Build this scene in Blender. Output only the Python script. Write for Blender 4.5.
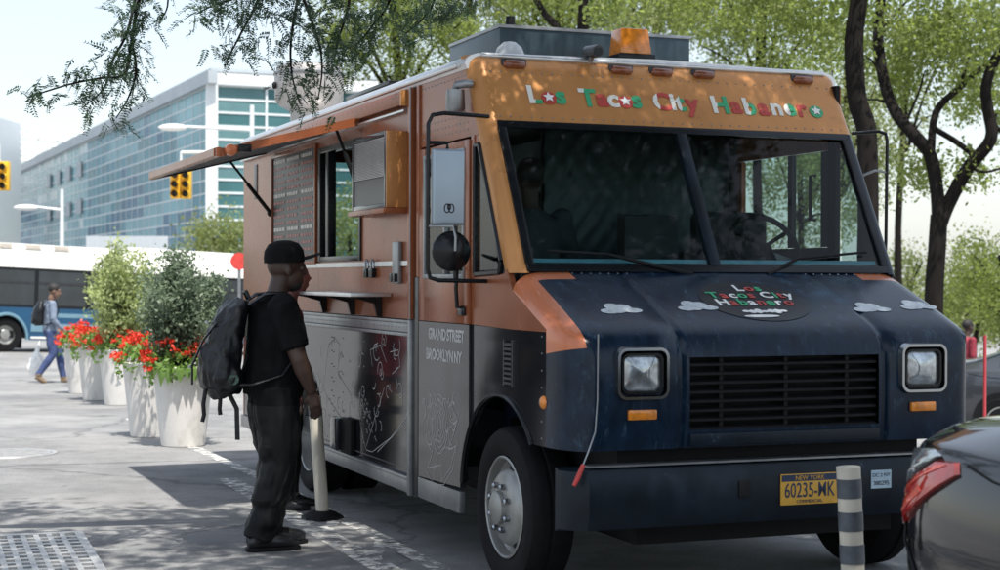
import bpy, bmesh, math, random
import numpy as np
from mathutils import Vector, Matrix, noise as mnoise

# ------------------------------------------------------------------ scene, camera, light
for o in list(bpy.data.objects):
    bpy.data.objects.remove(o, do_unlink=True)
S = bpy.context.scene
COL = S.collection
random.seed(7)
rng = np.random.default_rng(11)
R = math.radians

CAM_H = 1.5508
cam_d = bpy.data.cameras.new('camera')
cam = bpy.data.objects.new('camera', cam_d)
COL.objects.link(cam)
cam_d.sensor_width = 36.0
cam_d.lens = 1622.0 / 1000.0 * 36.0
cam_d.clip_end = 3000.0
cam.location = (0, 0, CAM_H)
cam.rotation_mode = 'XYZ'
cam.matrix_world = (Matrix.Translation((0, 0, CAM_H)) @ Matrix.Rotation(R(90) - 0.0038, 4, 'X')
                    @ Matrix.Rotation(0.0029, 4, 'Z'))
cam_d.dof.use_dof = True
cam_d.dof.focus_distance = 8.8
cam_d.dof.aperture_fstop = 4.0
S.camera = cam

SUN_EL = R(66)
SUN_H = Vector((0.36, -0.93)).normalized()          # horizontal direction towards the sun
to_sun = Vector((SUN_H.x * math.cos(SUN_EL), SUN_H.y * math.cos(SUN_EL), math.sin(SUN_EL)))
world = bpy.data.worlds.new('World')
S.world = world
world.use_nodes = True
wn = world.node_tree.nodes
wl = world.node_tree.links
wn.clear()
w_out = wn.new('ShaderNodeOutputWorld')
w_bg = wn.new('ShaderNodeBackground')
w_sky = wn.new('ShaderNodeTexSky')
w_sky.sky_type = 'NISHITA'
w_sky.sun_disc = False
w_sky.sun_elevation = SUN_EL
w_sky.sun_rotation = math.atan2(SUN_H.x, SUN_H.y)
w_sky.air_density = 1.2
w_sky.dust_density = 1.6
w_sky.ozone_density = 1.0
w_mix = wn.new('ShaderNodeMix')
w_mix.data_type = 'RGBA'
w_mix.inputs[0].default_value = 0.30                # thin white summer haze over the whole sky
w_mix.inputs[7].default_value = (9.7, 10.3, 11.0, 1)
wl.new(w_sky.outputs[0], w_mix.inputs[6])
wl.new(w_mix.outputs[2], w_bg.inputs[0])
w_bg.inputs[1].default_value = 0.115
wl.new(w_bg.outputs[0], w_out.inputs[0])

sun_d = bpy.data.lights.new('sun', 'SUN')
sun_d.energy = 5.0
sun_d.angle = R(0.53)
sun_d.color = (1.0, 0.955, 0.88)
sun = bpy.data.objects.new('sun', sun_d)
COL.objects.link(sun)
sun.location = (6, -16, 30)
sun.rotation_euler = to_sun.to_track_quat('Z', 'Y').to_euler()

S.view_settings.view_transform = 'Standard'
S.view_settings.look = 'None'
S.view_settings.gamma = 1.0
S.view_settings.exposure = 0.58
S.view_settings.use_curve_mapping = False
S.render.engine = 'CYCLES'
S.cycles.max_bounces = 8
S.cycles.transparent_max_bounces = 16

# ------------------------------------------------------------------ helpers
def newmat(name):
    m = bpy.data.materials.new(name)
    m.use_nodes = True
    return m, m.node_tree.nodes, m.node_tree.links, m.node_tree.nodes['Principled BSDF']

def mat(name, col, rough=0.5, metal=0.0, var=0.15, scale=6.0, bump=0.0, bscale=60.0, spec=0.5,
        dirt=None, dirt_amt=0.0, dirt_scale=3.0, stretch=None, coat=0.0, rvar=0.0):
    """noise-varied principled surface: base colour varied by noise, optional dirt layer, optional bump"""
    m, N, L, b = newmat(name)
    tc = N.new('ShaderNodeTexCoord')
    mp = N.new('ShaderNodeMapping')
    L.new(tc.outputs['Object'], mp.inputs[0])
    if stretch: mp.inputs['Scale'].default_value = stretch
    nz = N.new('ShaderNodeTexNoise')
    nz.inputs['Scale'].default_value = scale
    nz.inputs['Detail'].default_value = 5
    nz.inputs['Roughness'].default_value = 0.62
    L.new(mp.outputs[0], nz.inputs['Vector'])
    rp = N.new('ShaderNodeValToRGB')
    c = Vector(col[:3])
    rp.color_ramp.elements[0].position = 0.3
    rp.color_ramp.elements[1].position = 0.7
    rp.color_ramp.elements[0].color = (*(c * (1 - var)), 1)
    rp.color_ramp.elements[1].color = (*(c * (1 + var)), 1)
    L.new(nz.outputs[0], rp.inputs[0])
    outc = rp.outputs[0]
    if dirt is not None:
        n2 = N.new('ShaderNodeTexNoise')
        n2.inputs['Scale'].default_value = dirt_scale
        n2.inputs['Detail'].default_value = 8
        n2.inputs['Roughness'].default_value = 0.7
        L.new(mp.outputs[0], n2.inputs['Vector'])
        r2 = N.new('ShaderNodeValToRGB')
        r2.color_ramp.elements[0].position = 0.62 - 0.25 * dirt_amt
        r2.color_ramp.elements[1].position = 0.74 - 0.1 * dirt_amt
        L.new(n2.outputs[0], r2.inputs[0])
        mx = N.new('ShaderNodeMix')
        mx.data_type = 'RGBA'
        L.new(r2.outputs[0], mx.inputs[0])
        L.new(outc, mx.inputs[6])
        mx.inputs[7].default_value = (*dirt, 1)
        outc = mx.outputs[2]
    L.new(outc, b.inputs['Base Color'])
    b.inputs['Roughness'].default_value = rough
    b.inputs['Metallic'].default_value = metal
    b.inputs['Specular IOR Level'].default_value = spec
    b.inputs['Coat Weight'].default_value = coat
    if rvar:
        mr = N.new('ShaderNodeMapRange')
        mr.inputs[3].default_value = max(0.02, rough - rvar)
        mr.inputs[4].default_value = min(1, rough + rvar)
        L.new(nz.outputs[0], mr.inputs[0])
        L.new(mr.outputs[0], b.inputs['Roughness'])
    if bump:
        n3 = N.new('ShaderNodeTexNoise')
        n3.inputs['Scale'].default_value = bscale
        n3.inputs['Detail'].default_value = 4
        L.new(mp.outputs[0], n3.inputs['Vector'])
        bp = N.new('ShaderNodeBump')
        bp.inputs['Strength'].default_value = bump
        bp.inputs['Distance'].default_value = 0.01
        L.new(n3.outputs[0], bp.inputs['Height'])
        L.new(bp.outputs[0], b.inputs['Normal'])
    return m

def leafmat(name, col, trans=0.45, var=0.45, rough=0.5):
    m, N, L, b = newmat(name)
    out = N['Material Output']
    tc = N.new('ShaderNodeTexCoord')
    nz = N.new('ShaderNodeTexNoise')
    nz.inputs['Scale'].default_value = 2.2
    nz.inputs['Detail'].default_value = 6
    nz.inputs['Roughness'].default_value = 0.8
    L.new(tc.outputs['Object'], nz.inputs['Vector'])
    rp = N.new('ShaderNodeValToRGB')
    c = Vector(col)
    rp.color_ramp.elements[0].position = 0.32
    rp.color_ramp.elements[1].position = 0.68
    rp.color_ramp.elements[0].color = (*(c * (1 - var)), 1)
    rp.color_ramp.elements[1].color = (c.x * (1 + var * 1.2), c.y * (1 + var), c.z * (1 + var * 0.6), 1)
    L.new(nz.outputs[0], rp.inputs[0])
    L.new(rp.outputs[0], b.inputs['Base Color'])
    b.inputs['Roughness'].default_value = rough
    tr = N.new('ShaderNodeBsdfTranslucent')
    hs = N.new('ShaderNodeHueSaturation')
    hs.inputs['Saturation'].default_value = 1.15
    hs.inputs['Value'].default_value = 1.5
    L.new(rp.outputs[0], hs.inputs['Color'])
    L.new(hs.outputs[0], tr.inputs[0])
    ms = N.new('ShaderNodeMixShader')
    ms.inputs[0].default_value = trans
    L.new(b.outputs[0], ms.inputs[1])
    L.new(tr.outputs[0], ms.inputs[2])
    L.new(ms.outputs[0], out.inputs[0])
    return m

def glassmat(name, tint, alpha=0.5, rough=0.03, refl=0.5):
    """thin pane: transparent tint mixed with a mirror coat by fresnel"""
    m, N, L, b = newmat(name)
    out = N['Material Output']
    N.remove(b)
    tr = N.new('ShaderNodeBsdfTransparent')
    tr.inputs[0].default_value = (*tint, 1)
    gl = N.new('ShaderNodeBsdfGlossy')
    gl.inputs['Roughness'].default_value = rough
    fr = N.new('ShaderNodeFresnel')
    fr.inputs[0].default_value = 1.33
    geo = N.new('ShaderNodeNewGeometry')
    mr = N.new('ShaderNodeMath')
    mr.operation = 'MULTIPLY_ADD'
    mr.inputs[1].default_value = 1.0
    mr.inputs[2].default_value = refl
    L.new(fr.outputs[0], mr.inputs[0])
    inv = N.new('ShaderNodeMath'); inv.operation = 'SUBTRACT'; inv.inputs[0].default_value = 1.0
    L.new(geo.outputs['Backfacing'], inv.inputs[1])
    fm = N.new('ShaderNodeMath'); fm.operation = 'MULTIPLY'
    L.new(mr.outputs[0], fm.inputs[0]); L.new(inv.outputs[0], fm.inputs[1])
    ms = N.new('ShaderNodeMixShader')
    L.new(fm.outputs[0], ms.inputs[0])
    L.new(tr.outputs[0], ms.inputs[1])
    L.new(gl.outputs[0], ms.inputs[2])
    L.new(ms.outputs[0], out.inputs[0])
    return m

class MB:
    def __init__(s):
        s.v = []; s.f = []; s.m = []
    def add(s, vs, fs, mi=0):
        k = len(s.v)
        s.v += [tuple(p) for p in vs]
        s.f += [tuple(k + i for i in q) for q in fs]
        s.m += [mi] * len(fs)
        return s
    def box(s, x0, x1, y0, y1, z0, z1, mi=0):
        return s.add([(x0, y0, z0), (x1, y0, z0), (x1, y1, z0), (x0, y1, z0), (x0, y0, z1), (x1, y0, z1), (x1, y1, z1), (x0, y1, z1)],
                     [(0, 3, 2, 1), (4, 5, 6, 7), (0, 1, 5, 4), (1, 2, 6, 5), (2, 3, 7, 6), (3, 0, 4, 7)], mi)
    def hexa(s, p, mi=0):
        return s.add(p, [(0, 3, 2, 1), (4, 5, 6, 7), (0, 1, 5, 4), (1, 2, 6, 5), (2, 3, 7, 6), (3, 0, 4, 7)], mi)
    def prism(s, poly, a, b, axis=0, mi=0):
        """poly in the two other axes (in order), extruded from a to b along axis"""
        def P(q, t):
            return [(t, q[0], q[1]), (q[0], t, q[1]), (q[0], q[1], t)][axis]
        n = len(poly)
        vs = [P(q, a) for q in poly] + [P(q, b) for q in poly]
        fs = [tuple(range(n))[::-1], tuple(range(n, 2 * n))] + [(i, (i + 1) % n, n + (i + 1) % n, n + i) for i in range(n)]
        return s.add(vs, fs, mi)
    def tube(s, pts, rad, n=8, mi=0, caps=True, ry=None, up=None):
        pts = [Vector(p) for p in pts]
        if not hasattr(rad, '__len__'): rad = [rad] * len(pts)
        k = len(s.v); ref = None
        for i, p in enumerate(pts):
            d = (pts[min(i + 1, len(pts) - 1)] - pts[max(i - 1, 0)])
            d = d.normalized() if d.length > 1e-9 else Vector((0, 0, 1))
            if up is not None: a = Vector(up)
            elif ref is None: a = Vector((0, 0, 1)) if abs(d.z) < 0.9 else Vector((1, 0, 0))
            else: a = ref
            a = (a - d * a.dot(d)).normalized()
            ref = a
            b = d.cross(a)
            r = rad[i]
            r2 = r if ry is None else (ry[i] if hasattr(ry, '__len__') else ry)
            for j in range(n):
                t = 2 * math.pi * j / n
                s.v.append(tuple(p + a * (math.cos(t) * r) + b * (math.sin(t) * r2)))
        m = len(pts)
        for i in range(m - 1):
            for j in range(n):
                s.f.append((k + i * n + j, k + i * n + (j + 1) % n, k + (i + 1) * n + (j + 1) % n, k + (i + 1) * n + j))
                s.m.append(mi)
        if caps:
            s.f.append(tuple(k + j for j in range(n))[::-1]); s.m.append(mi)
            s.f.append(tuple(k + (m - 1) * n + j for j in range(n))); s.m.append(mi)
        return s
    def lathe(s, prof, n=24, axis=2, c=(0, 0, 0), mi=0):
        """prof: list of (radius, height); closed at the ends when radius is 0"""
        k = len(s.v); c = Vector(c)
        for r, h in prof:
            for j in range(n):
                t = 2 * math.pi * j / n
                a, b = math.cos(t) * r, math.sin(t) * r
                q = [(h, a, b), (b, h, a), (a, b, h)][axis]
                s.v.append(tuple(c + Vector(q)))
        for i in range(len(prof) - 1):
            for j in range(n):
                s.f.append((k + i * n + j, k + i * n + (j + 1) % n, k + (i + 1) * n + (j + 1) % n, k + (i + 1) * n + j))
                s.m.append(mi)
        return s
    def ball(s, c, r, n=12, m=8, mi=0):
        if not hasattr(r, '__len__'): r = (r, r, r)
        k = len(s.v)
        for i in range(m + 1):
            ph = math.pi * i / m
            for j in range(n):
                t = 2 * math.pi * j / n
                s.v.append((c[0] + r[0] * math.sin(ph) * math.cos(t), c[1] + r[1] * math.sin(ph) * math.sin(t), c[2] - r[2] * math.cos(ph)))
        for i in range(m):
            for j in range(n):
                s.f.append((k + i * n + j, k + i * n + (j + 1) % n, k + (i + 1) * n + (j + 1) % n, k + (i + 1) * n + j)); s.m.append(mi)
        return s
    def xf(s, M, start=0):
        for i in range(start, len(s.v)):
            s.v[i] = tuple(M @ Vector(s.v[i]))
        return s
    def mesh(s, name, mats, bevel=0, bseg=2, smooth=None, merge=False):
        me = bpy.data.meshes.new(name)
        me.from_pydata(s.v, [], s.f)
        if not isinstance(mats, (list, tuple)): mats = [mats]
        for m in mats: me.materials.append(m)
        if len(mats) > 1: me.polygons.foreach_set('material_index', s.m)
        bm = bmesh.new(); bm.from_mesh(me)
        if merge: bmesh.ops.remove_doubles(bm, verts=bm.verts, dist=1e-5)
        bmesh.ops.recalc_face_normals(bm, faces=bm.faces)
        if bevel:
            es = [e for e in bm.edges if len(e.link_faces) == 2 and e.calc_face_angle(0) > 0.5]
            bmesh.ops.bevel(bm, geom=es, offset=bevel, segments=bseg, profile=0.6, affect='EDGES', clamp_overlap=True)
        bm.to_mesh(me); bm.free()
        if smooth is not None or bevel:
            me.shade_smooth()
            me.set_sharp_from_angle(angle=R(smooth if smooth is not None else 40))
        me.update()
        return me
    def build(s, name, mats, parent=None, bevel=0, bseg=2, smooth=None, merge=False):
        return link(name, s.mesh(name, mats, bevel, bseg, smooth, merge), parent)

def link(name, me, parent=None, loc=None, rot=None):
    o = bpy.data.objects.new(name, me)
    COL.objects.link(o)
    if parent is not None: o.parent = parent
    if loc is not None: o.location = loc
    if rot is not None: o.rotation_euler = rot
    return o

def tag(o, label=None, cat=None, group=None, kind=None):
    if label: o['label'] = label
    if cat: o['category'] = cat
    if group: o['group'] = group
    if kind: o['kind'] = kind
    return o

def thing(name, label, cat, loc=(0, 0, 0), rz=0.0, group=None):
    o = bpy.data.objects.new(name, None)
    o.empty_display_size = 0.2
    COL.objects.link(o)
    o.location = loc
    o.rotation_euler = (0, 0, rz)
    return tag(o, label, cat, group)

def copy_tree(o, parent=None):
    c = o.copy()
    COL.objects.link(c)
    c.parent = parent
    for ch in list(o.children): copy_tree(ch, c)
    return c

def text_mesh(txt, size, depth=0.0015, bold=0.0, align='CENTER', shear=0.0, spacing=1.0):
    cu = bpy.data.curves.new('lettering', 'FONT')
    cu.body = txt
    cu.size = size
    cu.extrude = depth
    cu.offset = bold
    cu.align_x = align
    cu.shear = shear
    cu.space_character = spacing
    cu.resolution_u = 3
    ob = bpy.data.objects.new('lettering', cu)
    COL.objects.link(ob)
    dg = bpy.context.evaluated_depsgraph_get()
    me = bpy.data.meshes.new_from_object(ob.evaluated_get(dg))
    bpy.data.objects.remove(ob, do_unlink=True)
    bpy.data.curves.remove(cu)
    me.materials.clear()
    return me

def frame_matrix(origin, xa, ya):
    xa = Vector(xa).normalized(); ya = Vector(ya)
    za = xa.cross(ya).normalized(); ya = za.cross(xa).normalized()
    M = Matrix((xa, ya, za)).transposed().to_4x4()
    M.translation = Vector(origin)
    return M

def put(name, me, M, parent, m=None):
    o = link(name, me, parent)
    o.matrix_local = M
    if m is not None:
        if len(me.materials) == 0: me.materials.append(m)
        else: me.materials[0] = m
    return o

def gz(x, y):
    """height of the street: flat under the truck, falling gently towards the avenue behind"""
    z = -0.017 * max(0.0, y - 12.5)
    if y > 70: z = -0.017 * 57.5
    t = min(1, max(0, (y - 30) / 14.0)) * (1 - min(1, max(0, (y - 60) / 20)))
    z -= t * 0.035 * min(9, max(0, x + 14))
    if x > 3.0: z -= 0.12 * min(7, x - 3.0) * min(1, max(0, (y - 11) / 8.0))
    return z

def ray(px, py):
    """direction through a pixel of the 1000 x 570 photograph"""
    a, b = px - 500, py - 285
    c, s_ = math.cos(0.0029), math.sin(0.0029)
    A = a * c + b * s_; B = -a * s_ + b * c
    p = -0.0038
    yc, zc = 1.0, -B / 1622.0
    return Vector((A / 1622.0, yc * math.cos(p) - zc * math.sin(p), yc * math.sin(p) + zc * math.cos(p)))

def at(px, py, y):
    d = ray(px, py)
    return Vector((0, 0, CAM_H)) + d * (y / d.y)

# ------------------------------------------------------------------ materials
M = {}
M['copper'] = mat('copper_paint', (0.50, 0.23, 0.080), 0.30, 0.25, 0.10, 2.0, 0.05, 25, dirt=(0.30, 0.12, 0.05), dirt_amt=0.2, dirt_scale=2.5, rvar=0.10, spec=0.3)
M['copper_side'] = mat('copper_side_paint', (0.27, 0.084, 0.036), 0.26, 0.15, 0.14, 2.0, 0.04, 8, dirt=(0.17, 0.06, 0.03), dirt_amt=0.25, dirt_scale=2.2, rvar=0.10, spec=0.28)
M['orange'] = mat('orange_fender_paint', (0.52, 0.150, 0.055), 0.28, 0.1, 0.08, 3.0, dirt=(0.30, 0.09, 0.05), dirt_amt=0.1, coat=0.4)
M['greymetal'] = mat('worn_grey_metal', (0.046, 0.048, 0.056), 0.12, 0.70, 0.3, 1.6, 0.035, 4, dirt=(0.03, 0.03, 0.034), dirt_amt=0.25, dirt_scale=1.8, stretch=(1, 1, 0.5), rvar=0.05, spec=0.4)
M['darkmetal'] = mat('dark_gunmetal', (0.055, 0.055, 0.062), 0.35, 0.6, 0.3, 4.0, 0.05, 40, rvar=0.1)
M['black'] = mat('black_rubber', (0.006, 0.0065, 0.0075), 0.6, 0, 0.3, 10.0, spec=0.2)
M['gloss_black'] = mat('black_gloss', (0.007, 0.008, 0.010), 0.25, 0, 0.3, 6.0, spec=0.3)
M['alu'] = mat('brushed_aluminium', (0.62, 0.62, 0.62), 0.35, 0.85, 0.12, 8.0, 0.04, 60, rvar=0.1)
M['steel'] = mat('galvanised_steel', (0.27, 0.28, 0.29), 0.38, 0.75, 0.18, 9.0)
M['chrome'] = mat('chrome', (0.36, 0.38, 0.40), 0.16, 1.0, 0.05, 5.0)
M['navy'] = mat('worn_navy_wrap', (0.005, 0.0145, 0.031), 0.24, 0.0, 0.35, 7.0, 0.06, 40, dirt=(0.030, 0.062, 0.095), dirt_amt=0.22, dirt_scale=9.0, stretch=(2.6, 1.2, 1.0), rvar=0.12, spec=0.26)
M['navydark'] = mat('navy_bumper_paint', (0.006, 0.011, 0.018), 0.38, 0.0, 0.4, 5.0, 0.05, 30, dirt=(0.08, 0.13, 0.18), dirt_amt=-0.12, dirt_scale=5.0, spec=0.22)
M['interior'] = mat('dark_interior', (0.010, 0.012, 0.014), 0.7, 0, 0.3, 4.0)
M['dash'] = mat('dashboard_vinyl', (0.010, 0.016, 0.020), 0.5, 0, 0.2, 5.0)
M['quilt'] = mat('quilted_steel', (0.05, 0.06, 0.065), 0.38, 0.9, 0.1, 5.0)
M['glass'] = glassmat('windscreen_glass', (0.80, 0.88, 0.88), refl=0.0)
M['sideglass'] = glassmat('side_window_glass', (0.74, 0.80, 0.80), refl=0.02)
M['mirror'] = mat('mirror_glass', (0.8, 0.82, 0.84), 0.03, 1.0, 0.0)
M['tyre'] = mat('tyre_rubber', (0.008, 0.008, 0.009), 0.75, 0, 0.25, 20.0, 0.15, 90, spec=0.15)
M['rim'] = mat('painted_steel_rim', (0.30, 0.30, 0.29), 0.38, 0.5, 0.15, 9.0, dirt=(0.12, 0.10, 0.09), dirt_amt=0.25, dirt_scale=9.0)
M['amber'] = mat('amber_lens', (0.62, 0.20, 0.02), 0.15, 0, 0.25, 30.0, coat=0.5)
M['amberdark'] = mat('amber_marker_lens', (0.20, 0.055, 0.02), 0.2, 0, 0.3, 40.0, coat=0.4)
M['redlens'] = mat('red_lens', (0.42, 0.025, 0.02), 0.10, 0, 0.25, 30.0, coat=0.8)
M['clearlens'] = mat('clear_lens', (0.34, 0.37, 0.39), 0.08, 0.6, 0.6, 18.0, coat=0.8)
M['white'] = mat('white_paint', (0.78, 0.78, 0.76), 0.45, 0, 0.06, 5.0)
M['chalk'] = mat('white_line_art', (0.46, 0.45, 0.44), 0.6, 0, 0.25, 14.0)
M['red'] = mat('red_print', (0.45, 0.04, 0.03), 0.4, 0, 0.1, 8.0)
M['green'] = mat('green_print', (0.03, 0.36, 0.16), 0.4, 0, 0.1, 8.0)
M['plate'] = mat('yellow_plate', (0.62, 0.34, 0.05), 0.4, 0, 0.08, 30.0)
M['plateblue'] = mat('plate_navy', (0.015, 0.03, 0.07), 0.4, 0, 0.1, 9.0)
M['sticker'] = mat('pale_sticker', (0.36, 0.47, 0.54), 0.5, 0, 0.1, 20.0)
M['menu'] = mat('menu_board', (0.022, 0.02, 0.02), 0.35, 0, 0.3, 5.0, spec=0.25)
M['menured'] = mat('menu_print_red', (0.30, 0.06, 0.05), 0.4, 0, 0.3, 30.0)
M['menuwhite'] = mat('menu_print_white', (0.5, 0.48, 0.45), 0.4, 0, 0.3, 30.0)
M['bark'] = mat('tree_bark', (0.014, 0.012, 0.011), 0.95, 0, 0.4, 7.0, 1.0, 14, stretch=(1, 1, 0.25), spec=0.1)
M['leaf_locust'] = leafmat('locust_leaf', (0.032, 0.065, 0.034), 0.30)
M['leaf_bg'] = leafmat('park_leaf', (0.165, 0.21, 0.072), 0.62)
M['leaf_bg2'] = leafmat('park_leaf_pale', (0.20, 0.24, 0.11), 0.6)
M['leaf_shrub_dark'] = leafmat('shrub_leaf_grey_green', (0.15, 0.205, 0.145), 0.35)
M['leaf_shrub_light'] = leafmat('shrub_leaf_pale', (0.30, 0.36, 0.18), 0.45)
M['leaf_bed'] = leafmat('bedding_leaf', (0.15, 0.26, 0.07), 0.40)
M['petal'] = leafmat('red_petal', (0.62, 0.055, 0.03), 0.30, 0.25)
M['soil'] = mat('planter_soil', (0.05, 0.035, 0.025), 0.95, 0, 0.4, 20.0, 0.6, 50)
M['pot'] = mat('pale_concrete_pot', (0.62, 0.60, 0.57), 0.75, 0, 0.07, 5.0, 0.15, 60, dirt=(0.44, 0.42, 0.385), dirt_amt=0.35, dirt_scale=4.0, stretch=(1, 1, 0.5))

# ------------------------------------------------------------------ ground
def ground_material():
    m, N, L, b = newmat('street_asphalt')
    tc = N.new('ShaderNodeTexCoord')
    def noise(scale, detail=6, rough=0.6):
        n = N.new('ShaderNodeTexNoise')
        n.inputs['Scale'].default_value = scale
        n.inputs['Detail'].default_value = detail
        n.inputs['Roughness'].default_value = rough
        L.new(tc.outputs['Object'], n.inputs['Vector'])
        return n
    big, mid, fine = noise(0.35), noise(2.3, 8, 0.7), noise(95, 3, 0.8)
    r1 = N.new('ShaderNodeValToRGB')
    r1.color_ramp.elements[0].position = 0.35; r1.color_ramp.elements[0].color = (0.190, 0.193, 0.197, 1)
    r1.color_ramp.elements[1].position = 0.66; r1.color_ramp.elements[1].color = (0.305, 0.304, 0.300, 1)
    L.new(big.outputs[0], r1.inputs[0])
    r2 = N.new('ShaderNodeValToRGB')
    r2.color_ramp.elements[0].position = 0.30; r2.color_ramp.elements[0].color = (0.70, 0.70, 0.70, 1)
    r2.color_ramp.elements[1].position = 0.62; r2.color_ramp.elements[1].color = (1.06, 1.06, 1.06, 1)
    L.new(mid.outputs[0], r2.inputs[0])
    r3 = N.new('ShaderNodeValToRGB')
    r3.color_ramp.elements[0].position = 0.30; r3.color_ramp.elements[0].color = (0.55, 0.55, 0.56, 1)
    r3.color_ramp.elements[1].position = 0.72; r3.color_ramp.elements[1].color = (1.35, 1.34, 1.32, 1)
    L.new(fine.outputs[0], r3.inputs[0])
    def mul(a, c):
        x = N.new('ShaderNodeMix'); x.data_type = 'RGBA'; x.blend_type = 'MULTIPLY'
        x.inputs[0].default_value = 1
        L.new(a, x.inputs[6]); L.new(c, x.inputs[7])
        return x.outputs[2]
    c = mul(mul(r1.outputs[0], r2.outputs[0]), r3.outputs[0])
    # thin cracks
    vo = N.new('ShaderNodeTexVoronoi'); vo.feature = 'DISTANCE_TO_EDGE'
    vo.inputs['Scale'].default_value = 0.27
    wob = N.new('ShaderNodeVectorMath'); wob.operation = 'MULTIPLY_ADD'
    wob.inputs[1].default_value = (0.8, 0.8, 0.0)
    n4 = noise(1.3, 8, 0.7)
    L.new(n4.outputs[1], wob.inputs[0]); L.new(tc.outputs['Object'], wob.inputs[2])
    L.new(wob.outputs[0], vo.inputs['Vector'])
    r4 = N.new('ShaderNodeValToRGB')
    r4.color_ramp.elements[0].position = 0.0; r4.color_ramp.elements[0].color = (0.55, 0.55, 0.56, 1)
    r4.color_ramp.elements[1].position = 0.008; r4.color_ramp.elements[1].color = (1, 1, 1, 1)
    L.new(vo.outputs[0], r4.inputs[0])
    c = mul(c, r4.outputs[0])
    # oil stains
    n5 = noise(0.9, 3, 0.5)
    r5 = N.new('ShaderNodeValToRGB')
    r5.color_ramp.elements[0].position = 0.66; r5.color_ramp.elements[0].color = (1, 1, 1, 1)
    r5.color_ramp.elements[1].position = 0.76; r5.color_ramp.elements[1].color = (0.45, 0.44, 0.44, 1)
    L.new(n5.outputs[0], r5.inputs[0])
    c = mul(c, r5.outputs[0])
    # trodden gum spots and pale scuffs
    v2 = N.new('ShaderNodeTexVoronoi'); v2.inputs['Scale'].default_value = 3.1
    L.new(tc.outputs['Object'], v2.inputs['Vector'])
    sc_ = N.new('ShaderNodeSeparateColor'); L.new(v2.outputs['Color'], sc_.inputs[0])
    rad_ = N.new('ShaderNodeMath'); rad_.operation = 'MULTIPLY_ADD'; rad_.inputs[1].default_value = 0.13; rad_.inputs[2].default_value = -0.06
    L.new(sc_.outputs[0], rad_.inputs[0])
    lt_ = N.new('ShaderNodeMath'); lt_.operation = 'LESS_THAN'
    L.new(v2.outputs['Distance'], lt_.inputs[0]); L.new(rad_.outputs[0], lt_.inputs[1])
    r6 = N.new('ShaderNodeMix'); r6.data_type = 'RGBA'; r6.inputs[6].default_value = (1, 1, 1, 1); r6.inputs[7].default_value = (0.55, 0.55, 0.56, 1)
    L.new(lt_.outputs[0], r6.inputs[0])
    c = mul(c, r6.outputs[2])
    L.new(c, b.inputs['Base Color'])
    b.inputs['Roughness'].default_value = 0.85
    b.inputs['Specular IOR Level'].default_value = 0.3
    bp = N.new('ShaderNodeBump'); bp.inputs['Strength'].default_value = 0.6; bp.inputs['Distance'].default_value = 0.008
    L.new(fine.outputs[0], bp.inputs['Height']); L.new(bp.outputs[0], b.inputs['Normal'])
    return m
M['asphalt'] = ground_material()
xs = sorted(set([-900, -400, -200, -120, -80, -60, -45] + [x * 1.0 for x in range(-36, 37)] + [45, 60, 90, 150, 300, 900]))
ys = sorted(set([-300, -100, -40, -20, -10] + [y * 1.0 for y in range(-5, 12)] + [11 + 0.5 * k for k in range(8)] + [y * 1.0 for y in range(15, 84)] + [90, 100, 130, 180, 260, 400, 700, 1500]))
g = MB()
for y in ys:
    for x in xs: g.v.append((x, y, gz(x, y)))
nx = len(xs)
for j in range(len(ys) - 1):
    for i in range(nx - 1):
        g.f.append((j * nx + i, j * nx + i + 1, (j + 1) * nx + i + 1, (j + 1) * nx + i)); g.m.append(0)
tag(g.build('ground', M['asphalt'], smooth=180), kind='structure')

# ------------------------------------------------------------------ the food truck
TH = 0.3698; TX, TY = 0.0514, 7.9898; W = 2.259
truck = thing('food_truck', 'big copper and navy taco truck with serving flap raised and lettered header', 'food truck', (TX, TY, 0), TH)
TU = Vector((math.cos(TH), math.sin(TH), 0)); TV = Vector((-math.sin(TH), math.cos(TH), 0))
def loc_of(q): q = Vector(q) - Vector((TX, TY, 0)); return Vector((q.dot(TU), q.dot(TV), q.z))
def side(px, py, u=0.0):
    d = ray(px, py); o = Vector((0, 0, CAM_H))
    k = Vector((TX, TY, 0)).dot(TU) + u
    return loc_of(o + d * ((k - o.dot(TU)) / d.dot(TU)))
def world_of(u, v, z): return Vector((TX, TY, 0)) + TU * u + TV * v + Vector((0, 0, z))
def vp(z): return -0.035 + (z - 1.585) * 0.543 if z < 2.366 else 0.389 + (z - 2.366) * 0.587

# --- serving side, upper copper panels (window opening v 2.60..3.67, z 1.666..2.46)
G = 0.0015
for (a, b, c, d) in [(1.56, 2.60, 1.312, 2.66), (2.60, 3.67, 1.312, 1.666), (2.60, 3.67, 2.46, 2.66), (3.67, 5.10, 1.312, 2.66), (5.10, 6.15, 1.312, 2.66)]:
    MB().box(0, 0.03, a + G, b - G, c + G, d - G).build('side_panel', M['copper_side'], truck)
# lower grey wall with the rear wheel opening
def arch(cv, cz, r, a0, a1, n=14):
    return [(cv + r * math.cos(R(a0 + (a1 - a0) * i / n)), cz + r * math.sin(R(a0 + (a1 - a0) * i / n))) for i in range(n + 1)]
poly = [(1.56, 0.40), (1.56, 1.208), (6.15, 1.208), (6.15, 0.40)] + [(v, z) for v, z in arch(4.06, 0.42, 0.52, -2.0, 182.0)]
MB().prism(poly, 0.004, 0.034, 0).build('lower_side_panel', M['greymetal'], truck)
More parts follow.
